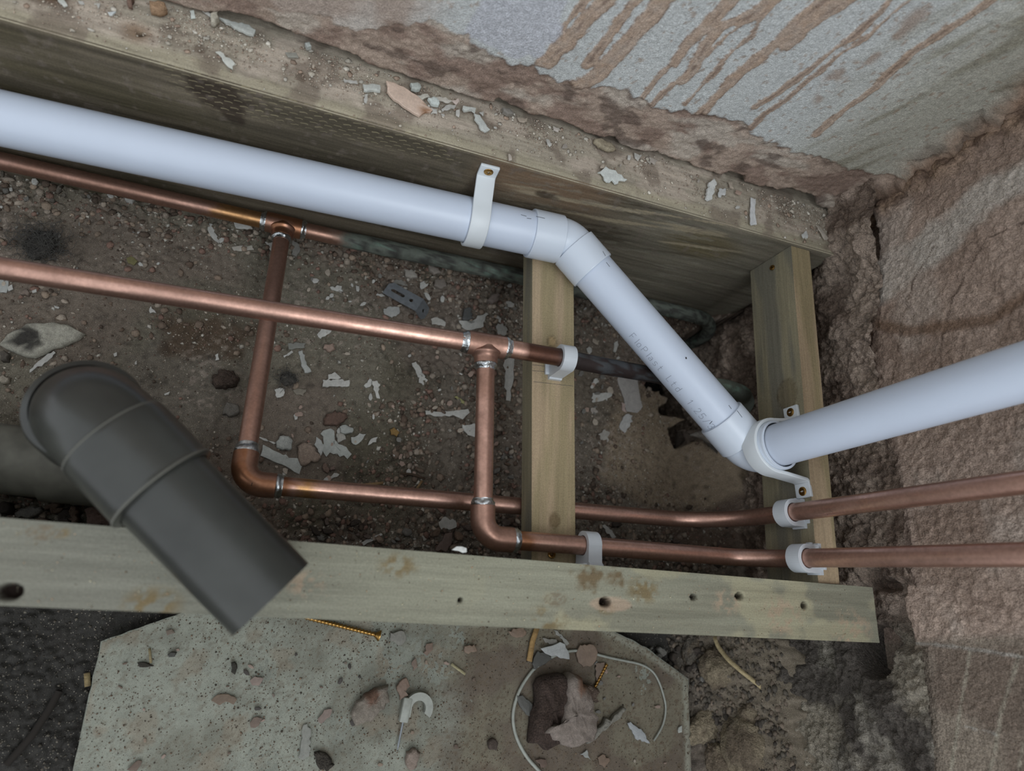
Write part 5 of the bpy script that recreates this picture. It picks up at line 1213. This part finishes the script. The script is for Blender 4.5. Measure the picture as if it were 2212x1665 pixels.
FL([(1163, 1399), (1182, 1394), (1205, 1386), (1216, 1390), (1222, 1404), (1226, 1422), (1206, 1420), (1196, 1414), (1186, 1416)], 'torn white scrap lying over the flex', 'board', (182, 184, 182), lift=.004, th=.0012)
FL([(1194, 1360), (1202, 1362), (1228, 1390), (1222, 1394)], 'thin white strip leading to the torn scrap', 'board', (160, 158, 148))
FL([(1352, 1560), (1358, 1558), (1385, 1578), (1402, 1604), (1395, 1604), (1370, 1594)], 'white folded strip right of the brick lump', 'board', (166, 170, 172), th=.0016)
FL([(1250, 1628), (1266, 1618), (1274, 1640), (1262, 1634)], 'white triangular flake below the brick lump', 'board', (158, 160, 154))
FL([(1290, 1635), (1300, 1628), (1316, 1640), (1304, 1656), (1292, 1650)], 'brown hexagonal flake at the bottom of the board', 'board', (138, 110, 88), name='plaster_flake')
FL([(1154, 1640), (1178, 1640), (1180, 1652), (1166, 1656)], 'brown flake beside the thick end of the flex', 'board', (118, 92, 76), name='plaster_flake')
FL([(1464, 1570), (1471, 1566), (1470, 1580), (1463, 1582)], 'small white chip near the right board edge', 'board', (180, 182, 172))
FL([(1268, 1594), (1290, 1568), (1330, 1536), (1342, 1526), (1348, 1530), (1336, 1546), (1310, 1566), (1282, 1590), (1266, 1604)], 'long crumpled grey-white strip leaning on the brick lump', 'board', (150, 144, 130), th=.004, dome=.005, jag=.2, mat='rock', name='plaster_strip', cat='strip')
FL([(758, 1540), (768, 1512), (786, 1498), (808, 1484), (836, 1477), (834, 1490), (838, 1512), (818, 1530), (800, 1556), (768, 1562)], 'pinkish plaster lump left of the cable clip', 'board', (148, 134, 118), name='plaster_lump', cat='lump', dome=.010, mat='rock', rough=.003, jag=.15, stain=((96, 74, 62), (800, 1500), .008))
FL([(876, 1622), (888, 1614), (905, 1622), (898, 1650), (884, 1660), (876, 1650)], 'pink brick chip below the clip nail', 'board', (158, 136, 120), name='brick_chip', cat='stone', dome=.007, mat='rock')
FL([(1052, 1600), (1062, 1592), (1072, 1602), (1068, 1618), (1054, 1616)], 'dark round pebble left of the flex', 'board', (92, 76, 66), name='pebble', cat='stone', dome=.005, mat='rock')
FL([(678, 1622), (690, 1620), (712, 1634), (722, 1650), (706, 1664), (690, 1660), (682, 1642)], 'dark dirt clod at the bottom of the board', 'board', (74, 66, 56), name='dirt_clod', cat='clod', dome=.005, mat='mortar')
FL([(842, 1366), (872, 1364), (876, 1380), (866, 1392), (842, 1384)], 'pale grey plaster chip right of the long screw', 'board', (140, 136, 124), name='plaster_flake', th=.002)
# brick lump with a dark broken side and a paler mortar face
bl = thing('brick_lump', 'broken brick lump with a mortar face lying inside the loop of flex', 'stone', P(1215, 1530, z=BZ))
chip('brick_core', [(1150, 1480), (1168, 1456), (1196, 1450), (1222, 1462), (1226, 1500), (1210, 1560), (1200, 1600), (1170, 1612), (1140, 1600), (1142, 1560), (1150, 1520)], 'board', '', '', (84, 64, 54), dome=.018, jag=.3, rough=.006, mat='mortar', parent=bl)
chip('mortar_face', [(1206, 1462), (1216, 1450), (1236, 1456), (1252, 1476), (1256, 1500), (1262, 1530), (1270, 1570), (1262, 1592), (1232, 1604), (1200, 1600), (1160, 1575), (1170, 1562), (1194, 1558), (1200, 1520), (1204, 1490)], 'board', '', '', (140, 124, 112), dome=.024, jag=.3, rough=.005, mat='rock', parent=bl, stain=((120, 88, 70), (1240, 1470), .010))
chip('mortar_face', [(1246, 1478), (1262, 1474), (1282, 1484), (1280, 1510), (1264, 1524), (1250, 1512)], 'board', '', '', (126, 102, 86), dome=.012, jag=.3, rough=.004, mat='mortar', parent=bl)
# heap of mortar at the wall foot
for i, (u, v_, z_, d_, lab) in enumerate([(1625, 1610, .040, (.030, .034, .026), 'biggest crumbly mortar clump in the lower right corner heap'), (1560, 1440, .022, (.026, .022, .016), 'crumbly mortar clump below the pale joist right of the board'),
        (1668, 1455, .045, (.013, .011, .010), 'small knobbly mortar clump beside the dried strip'), (1530, 1560, .012, (.014, .030, .012), 'low mortar clump along the right board edge'),
        (1640, 1540, .045, (.024, .016, .016), 'mortar clump under the end of the dried strip'), (1560, 1640, .018, (.020, .020, .016), 'mortar clump at the bottom right of the board'), (1500, 1400, .006, (.020, .014, .008), 'flat dark clump just beyond the board corner')]):
    rock('mortar_clump', P(u, v_, z=z_), d_, lab, 'clump', (136, 124, 104) if i != 6 else (92, 86, 78), (104, 92, 78), 70 + i, .35, i * .7, 'mortar', fine=.2)

# white flex
def flex(name, pts, z_, r0, r1, label, cat, mat, where=None):
    q = [P(u, v_, z=z_) for u, v_ in pts]
    # smooth by Chaikin cutting
    q = np.array(q)
    for _ in range(3): q = np.vstack([q[:1], np.stack([q[:-1] * .75 + q[1:] * .25, q[:-1] * .25 + q[1:] * .75], 1).reshape(-1, 3), q[-1:]])
    L = np.concatenate([[0], np.cumsum(np.linalg.norm(np.diff(q, axis=0), axis=1))]); r = r0 + (r1 - r0) * L / L[-1]
    v, f = tube(q, r, 12); o = mk(name, v - q.mean(0), f, M[mat], None, True); o.location = q.mean(0); return tag(o, label, cat)
q5 = lambda a, b: (1090 + a / 5.395, 1360 + b / 5.395)
flex('white_flex', [q5(*p) for p in [(640, 2050), (470, 1730), (400, 1640), (250, 1480), (130, 1250), (92, 1050), (110, 880), (180, 680), (330, 460), (450, 380), (600, 290), (730, 250), (860, 240), (1000, 265), (1200, 320), (1400, 360), (1600, 400), (1730, 480), (1800, 600), (1850, 750), (1885, 900), (1860, 1080), (1800, 1200), (1740, 1290)]], BZ + .0024, .0017, .0009, 'thin white flex curling round the brick lump on the board', 'cable', 'cable')
# dried strip on the mortar heap
pts = [P(u, v_, z=z_) for u, v_, z_ in [(1543, 1374, .03), (1550, 1395, .034), (1572, 1424, .046), (1604, 1452, .055), (1640, 1480, .062), (1668, 1508, .066), (1698, 1534, .068)]]
v, f = ribbon(fillet(pts, [.02] * 5, .003), (.8, .55, .2), .0042, .0012); tag(mk('dried_strip', v, f, M['wood_bit'], None, False, np.tile(lin((168, 152, 118)), (len(v), 1))), 'long dried pale strip hanging from the pale joist over the mortar heap', 'strip')
# cable clip with its nail
cc_ = thing('cable_clip', 'pale grey hooked cable clip with its steel nail on the plasterboard', 'clip', P(895, 1535, z=BZ))
o_ = P(902, 1534, z=BZ + .0045); ux = unit(P(932, 1536, z=BZ + .0045) - P(868, 1528, z=BZ + .0045)); uy = np.cross([0, 0, 1.0], ux)
ro, ri = .0125, .0060; outl = [(-ro - .0, -.0075), (-ro, 0)] + [(ro * math.cos(t_), ro * math.sin(t_)) for t_ in np.linspace(math.pi * .93, -.5, 20)] + [(ri * math.cos(t_), ri * math.sin(t_)) for t_ in np.linspace(-.5, math.pi * .95, 16)] + [(-ri, -.0075)]
shape2d('hook', outl, [], .007, (o_ + uy * .002, ux, uy), M['cable'], cc_, .0008)
bb = o_ - ux * .0105 - uy * .0005; v, f = box(bb, ux, uy, np.array([0, 0, 1.0]), .0075, .019, .0075); bev(mk('block', v, f, M['cable'], cc_), .0009)
v, f = tube(np.array([bb + uy * .007, bb - uy * .028, bb - uy * .031]), np.array([.0009, .0009, .0001]), 10); mk('nail', v, f, M['steel'], cc_, True)

# screws lying about
def thread_screw(a, b, r, name, label, mat, head=True, headr=2.0):
    a, b = np.asarray(a, float), np.asarray(b, float); d = unit(b - a); L = np.linalg.norm(b - a); t = thing(name, label, 'screw', (a + b) / 2)
    n = 360; path = a + (b - a) * np.linspace(0, 1, n)[:, None]; pitch = r * 1.35
    def rf(s, th): ph = (s / pitch - th / (2 * np.pi)) % 1.0; return (r * .66 + r * .34 * np.clip(1 - np.abs(ph - .5) * 4, 0, 1)) * np.where(s > L * .97, np.clip((L - s) / (L * .03), .02, 1), 1)
    v, f = tube(path, rf, 16); mk('thread', v, f, M[mat], t, True)
    if head: mkp('head', lathe(a, a - d, [(-.0005, r * .8), (r * 1.2, r * headr), (r * 1.5, r * headr), (r * 1.5, .00001)], 20), M[mat], t)
    return t
thread_screw(P(812, 1371, z=BZ + .004), P(655, 1332, z=BZ + .003), .0023, 'wood_screw', 'long yellow wood screw half under the pale joist on the board', 'brass')
thread_screw(P(1311, 1434, z=BZ + .003), P(1284, 1486, z=BZ + .002), .0021, 'wood_screw', 'short rusty screw thread beside the brick lump', 'brass', head=False)
v, f = tube(fillet([PH(128, 1492, .004), PH(108, 1530, .004), PH(70, 1588, .004), PH(15, 1650, .005)], [.03, .03], .004), .0026, 12); tag(mk('rusty_rod', v, f, M['dark'], None, True), 'dark rusty nail rod in the shadowy dirt at lower left', 'nail')
v, f = lathe(PH(126, 1495, .005), PH(132, 1486, .007), [(0, .0045), (.002, .0045), (.0021, .00001)], 12)[0]
# twigs
def twig(pts, r, label, colr=(140, 116, 84), z_=None):
    q = [PH(u, v_, .003) if z_ is None else P(u, v_, z=z_) for u, v_ in pts]; q = fillet(q, [.01] * (len(q) - 2), .003); v, f = ribbon(q, np.cross(unit(q[-1] - q[0]), [0, 0, 1.0]), r * 2.2, r); tag(mk('wood_splinter', v, f, M['wood_bit'], None, False, np.tile(lin(colr), (len(v), 1))), label, 'splinter')
twig([(742, 1048), (780, 1048), (828, 1043)], .0012, 'thin wood splinter just above the lower copper pipe')
twig([(864, 1022), (890, 1024), (918, 1034)], .0010, 'dark curved wood splinter above the lower copper pipe', (84, 70, 58))
twig([(900, 1056), (912, 1038)], .0010, 'short leaning splinter above the lower copper pipe')
twig([(1160, 1355), (1150, 1385), (1143, 1428)], .0022, 'brown wood splinter emerging from under the pale joist', (146, 118, 78), BZ + .003)
twig([(975, 1434), (1005, 1456)], .0010, 'pale straw splinter in the middle of the board', (150, 142, 112), BZ + .002)
twig([(323, 1400), (326, 1432)], .0008, 'hair-thin splinter on the left of the board', (130, 118, 90), BZ + .002)
twig([(188, 1453), (190, 1482)], .0018, 'short tan splinter left of the board edge', (132, 116, 84))
FL([(980, 858), (986, 856), (1004, 868), (1006, 874), (996, 872)], 'yellow-green dried leaf left of the second branch', colr=(150, 146, 84), name='dried_leaf', cat='leaf')
FL([(841, 929), (850, 924), (862, 936), (856, 944), (844, 940)], 'amber yellow crumb above the white pile right end', colr=(158, 118, 56), name='amber_crumb', cat='crumb', dome=.003, mat='rock')
FL([(274, 560), (284, 556), (298, 566), (290, 574), (278, 570)], 'olive yellow leaf scrap above the long copper pipe', colr=(120, 112, 60), name='dried_leaf', cat='leaf')

# metal angle bracket
ab = thing('angle_bracket', 'grey metal angle bracket with slots lying in the rubble', 'bracket', PH(880, 650))
A0 = P(850, 628, z=.012); A1 = P(908, 660, z=.017); ux = unit(A1 - A0); wv = P(905, 645, z=.017) - P(883, 668, z=.017); uz0 = unit(np.cross(ux, wv)); uy = unit(np.cross(uz0, ux)) ; ln_ = .039; wd_ = .0165
org = A0 + ux * .008
def slot(x0, x1, y, r): return [(x0 + r * math.cos(t_), y + r * math.sin(t_)) for t_ in np.linspace(math.pi / 2, 1.5 * math.pi, 9)] + [(x1 + r * math.cos(t_), y + r * math.sin(t_)) for t_ in np.linspace(-math.pi / 2, math.pi / 2, 9)]
def circ(x, y, r): return [(x + r * math.cos(t_), y + r * math.sin(t_)) for t_ in np.linspace(0, 2 * math.pi, 15)[:-1]]
shape2d('slotted_plate', [(-.016, -wd_ / 2), (.0225, -wd_ / 2), (.0225, wd_ / 2), (-.012, wd_ / 2), (-.016, wd_ / 2 - .004)], [slot(-.0085, .003, 0, .0019), circ(.0125, 0, .0021)], .0016, (org, ux, uy), M['steel'], ab, .0003)
dn = unit(np.array([.42, -.42, -.55])); dn = unit(dn - uy * (dn @ uy)); e0 = org + ux * .0222
shape2d('bent_leg', [(0, -wd_ / 2), (.0125, -wd_ / 2), (.0155, -wd_ / 2 + .004), (.0155, wd_ / 2 - .004), (.0125, wd_ / 2), (0, wd_ / 2)], [circ(.0085, 0, .002)], .0016, (e0, dn, uy), M['steel'], ab, .0003)

# fluff balls
def fluff(uv, rad, n, label, seed):
    rs2 = np.random.RandomState(seed); c0_ = PH(*uv, .006); t = thing('dust_fluff', label, 'fluff', c0_)
    rock('fluff_core', c0_, (rad * .8, rad * .7, rad * .38), '', '', (92, 88, 82), (64, 62, 60), seed, .5, rs2.rand() * 3, 'mortar', 3, parent=t, fine=.3)
    parts = []
    for _ in range(n):
        a = rs2.randn(3) * np.array([rad * .55, rad * .5, rad * .25]); a[2] = abs(a[2]); pts = [c0_ + a]
        d = unit(rs2.randn(3) * np.array([1, 1, .5]))
        for k in range(6): d = unit(d + rs2.randn(3) * .55); pts.append(pts[-1] + d * rad * .14)
        pts = np.array(pts); pts[:, 2] = np.maximum(pts[:, 2], c0_[2] - .004); parts.append(tube(pts, .00017, 4, cap=False))
    v, f, _ = join(parts); o = mk('fibres', v, f, M['fluff'], t); o['kind'] = 'stuff'
fluff((88, 528), .017, 420, 'dark grey ball of dust fluff at upper left', 81)
fluff((622, 818), .009, 160, 'small grey tuft of fluff right of the branch pipe', 82)
fluff((650, 122), .007, 120, 'grey cobweb fluff on the far joist at the wall foot', 83)
# slab fragment edge by the hole
FL([(1462, 958), (1468, 930), (1478, 926), (1486, 948), (1484, 964), (1470, 968)], 'upright brown stone standing in the dark hole mouth', colr=(120, 104, 90), name='stone_slab', cat='stone', dome=.012, mat='rock', lift=.006)
FL([(1518, 930), (1526, 928), (1550, 966), (1572, 986), (1566, 992), (1544, 972)], 'frayed pale strip beneath the second white elbow', colr=(140, 132, 122), name='plaster_strip', cat='strip', dome=.003, mat='rock')

# ================================================================ STUFF: gravel, dust and crumbs nobody could count
def pebbles(name, n, pick, size, cols, label, cat, seed, flat=.6, base=ICO1):
    rs3 = np.random.RandomState(seed); bv, bf = base; xyz = pick(n, rs3); n = len(xyz)
    s = size[0] + (size[1] - size[0]) * rs3.rand(n) ** 3.2; sc = s[:, None] * rs3.uniform(.55, 1.2, (n, 3)); sc[:, 2] *= flat
    a = rs3.rand(n) * 6.28; ca, sa = np.cos(a), np.sin(a)
    V = bv[None] * (1 + rs3.uniform(-.28, .28, (n, len(bv), 1))) * sc[:, None, :]
    V = np.stack([V[..., 0] * ca[:, None] - V[..., 1] * sa[:, None], V[..., 0] * sa[:, None] + V[..., 1] * ca[:, None], V[..., 2]], -1)
    V = V + xyz[:, None, :]; V[..., 2] += (s * flat * .35)[:, None]
    F_ = bf[None] + (np.arange(n) * len(bv))[:, None, None]
    cl = np.array([lin(c_) for c_ in cols])[rs3.randint(len(cols), size=n)] * rs3.uniform(.75, 1.2, (n, 1)); cl = np.repeat(cl, len(bv), 0)
    return tag(mk(name, V.reshape(-1, 3), F_.reshape(-1, 3), M['rock'], None, False, cl), label, cat, kind='stuff')
def pick_floor(dens, x0, x1, y0, y1):
    def f(n, r):
        x = r.uniform(x0, x1, n * 5); y = r.uniform(y0, y1, n * 5); k = r.rand(n * 5) < dens(x, y); x, y = x[k][:n], y[k][:n]; return np.c_[x, y, H(x, y)]
    return f
OCTA = (np.array([[1, 0, 0], [-1, 0, 0], [0, 1, 0], [0, -1, 0], [0, 0, 1], [0, 0, -1]], float), np.array([[0, 2, 4], [2, 1, 4], [1, 3, 4], [3, 0, 4], [2, 0, 5], [1, 2, 5], [3, 1, 5], [0, 3, 5]]))
dn_ = lambda x, y: (1 - .75 * ss(.09, .0, x) * ss(.05, .09, y) * ss(.315, .28, y)) * np.clip(.08 + 1.1 * ss(.5, .64, fbm(x * 9 + 3, y * 9, 21, 3)) + .9 * ss(.1, .04, y) + .8 * ss(.27, .305, y) + .6 * ss(.13, .19, x) * ss(.26, .2, x), 0, 1) * (sdpoly(x, y, HOLE) > .004) * (1 - .85 * (sdpoly(x, y, TAN) < .0)) * (1 - .8 * (sdpoly(x, y, DUSTY) < 0))
dmid = lambda x, y: (1 - .4 * ss(.09, .0, x)) * np.clip(.15 + .85 * ss(.45, .62, fbm(x * 14, y * 14, 23, 3)), 0, 1) * (sdpoly(x, y, HOLE) > .004)
GC = [(128, 112, 98), (108, 92, 80), (146, 130, 114), (92, 80, 70), (132, 106, 94), (160, 148, 134)]
pebbles('gravel', 9000, pick_floor(dn_, -.28, .46, .025, .325), (.0007, .0042), GC, 'brown crumbly gravel strewn over the dirt between the joists', 'gravel', 501)
pebbles('grit', 16000, pick_floor(dmid, -.28, .46, .025, .325), (.0003, .0012), GC + [(186, 178, 164)] * 3, 'fine pale grit sprinkled over the dirt between the joists', 'grit', 502, base=OCTA)
pebbles('paint_crumbs', 2600, pick_floor(dn_, -.28, .46, .025, .325), (.0006, .0030), [(190, 186, 176), (178, 172, 160), (196, 190, 178)], 'tiny white paint crumbs scattered over the dirt', 'crumbs', 503, flat=.3, base=OCTA)
pebbles('gravel', 2600, pick_floor(lambda x, y: np.clip(ss(.40, .43, x + (y + .05) * .3) + .0, 0, 1) * (sdpoly(x, y, BOARD) > .002), .25, .475, -.25, -.02), (.0006, .0040), [(96, 88, 78), (84, 78, 70), (112, 100, 88), (72, 66, 60)], 'dark gravel around the right end of the plasterboard', 'gravel', 504)
pebbles('grit', 2600, pick_floor(lambda x, y: (sdpoly(x, y, BOARD) > .002) * 1.0, -.2, -.02, -.25, -.015), (.0003, .0014), [(84, 78, 70), (110, 104, 94), (64, 60, 56)], 'fine grit on the shadowy dirt left of the plasterboard', 'grit', 505, base=OCTA)
def pick_top(n, r):
    x = r.uniform(-.3, .47, n * 4); y = r.uniform(.327, .374, n * 4); k = r.rand(n * 4) < np.clip(.1 + ss(.335, .36, y) * ss(.4, .62, fbm(x * 22, y * 22, 31, 3)) * 1.2, 0, 1); return np.c_[x[k][:n], y[k][:n], np.full(k[:].sum(), .2006)[:n]]
pebbles('plaster_dust', 11000, pick_top, (.0002, .0010), [(196, 184, 168), (176, 158, 142), (208, 200, 186), (150, 134, 120)], 'pale plaster dust and crumbs along the far joist top', 'dust', 506, base=OCTA)
pebbles('plaster_crumbs', 500, pick_top, (.0008, .0028), [(186, 178, 164), (158, 138, 122), (198, 192, 180)], 'small plaster crumbs along the far joist top', 'crumbs', 507, flat=.4)
def pick_board(n, r):
    x = r.uniform(-.12, .43, n * 3); y = r.uniform(-.25, -.02, n * 3); k = (sdpoly(x, y, BOARD) < -.003) & (r.rand(n * 3) < .25 + ss(.4, .6, fbm(x * 20, y * 20, 33, 3))); return np.c_[x[k][:n], y[k][:n], np.full(k.sum(), BZ + .0004)[:n]]
pebbles('plaster_grit', 7000, pick_board, (.0002, .0009), [(96, 82, 68), (70, 62, 54), (128, 108, 90), (110, 92, 76)], 'dark grit sprinkled over the plasterboard', 'grit', 508, base=OCTA)
def pick_near(n, r):
    x = r.uniform(-.25, .46, n); y = r.uniform(-.018, .022, n) - .0147 * (x + .13); return np.c_[x, y, np.full(n, .2004)]
pebbles('sawdust', 1400, pick_near, (.00015, .0006), [(206, 198, 170), (190, 160, 130), (120, 104, 84)], 'specks of sawdust on the pale joist top', 'dust', 509, base=OCTA)
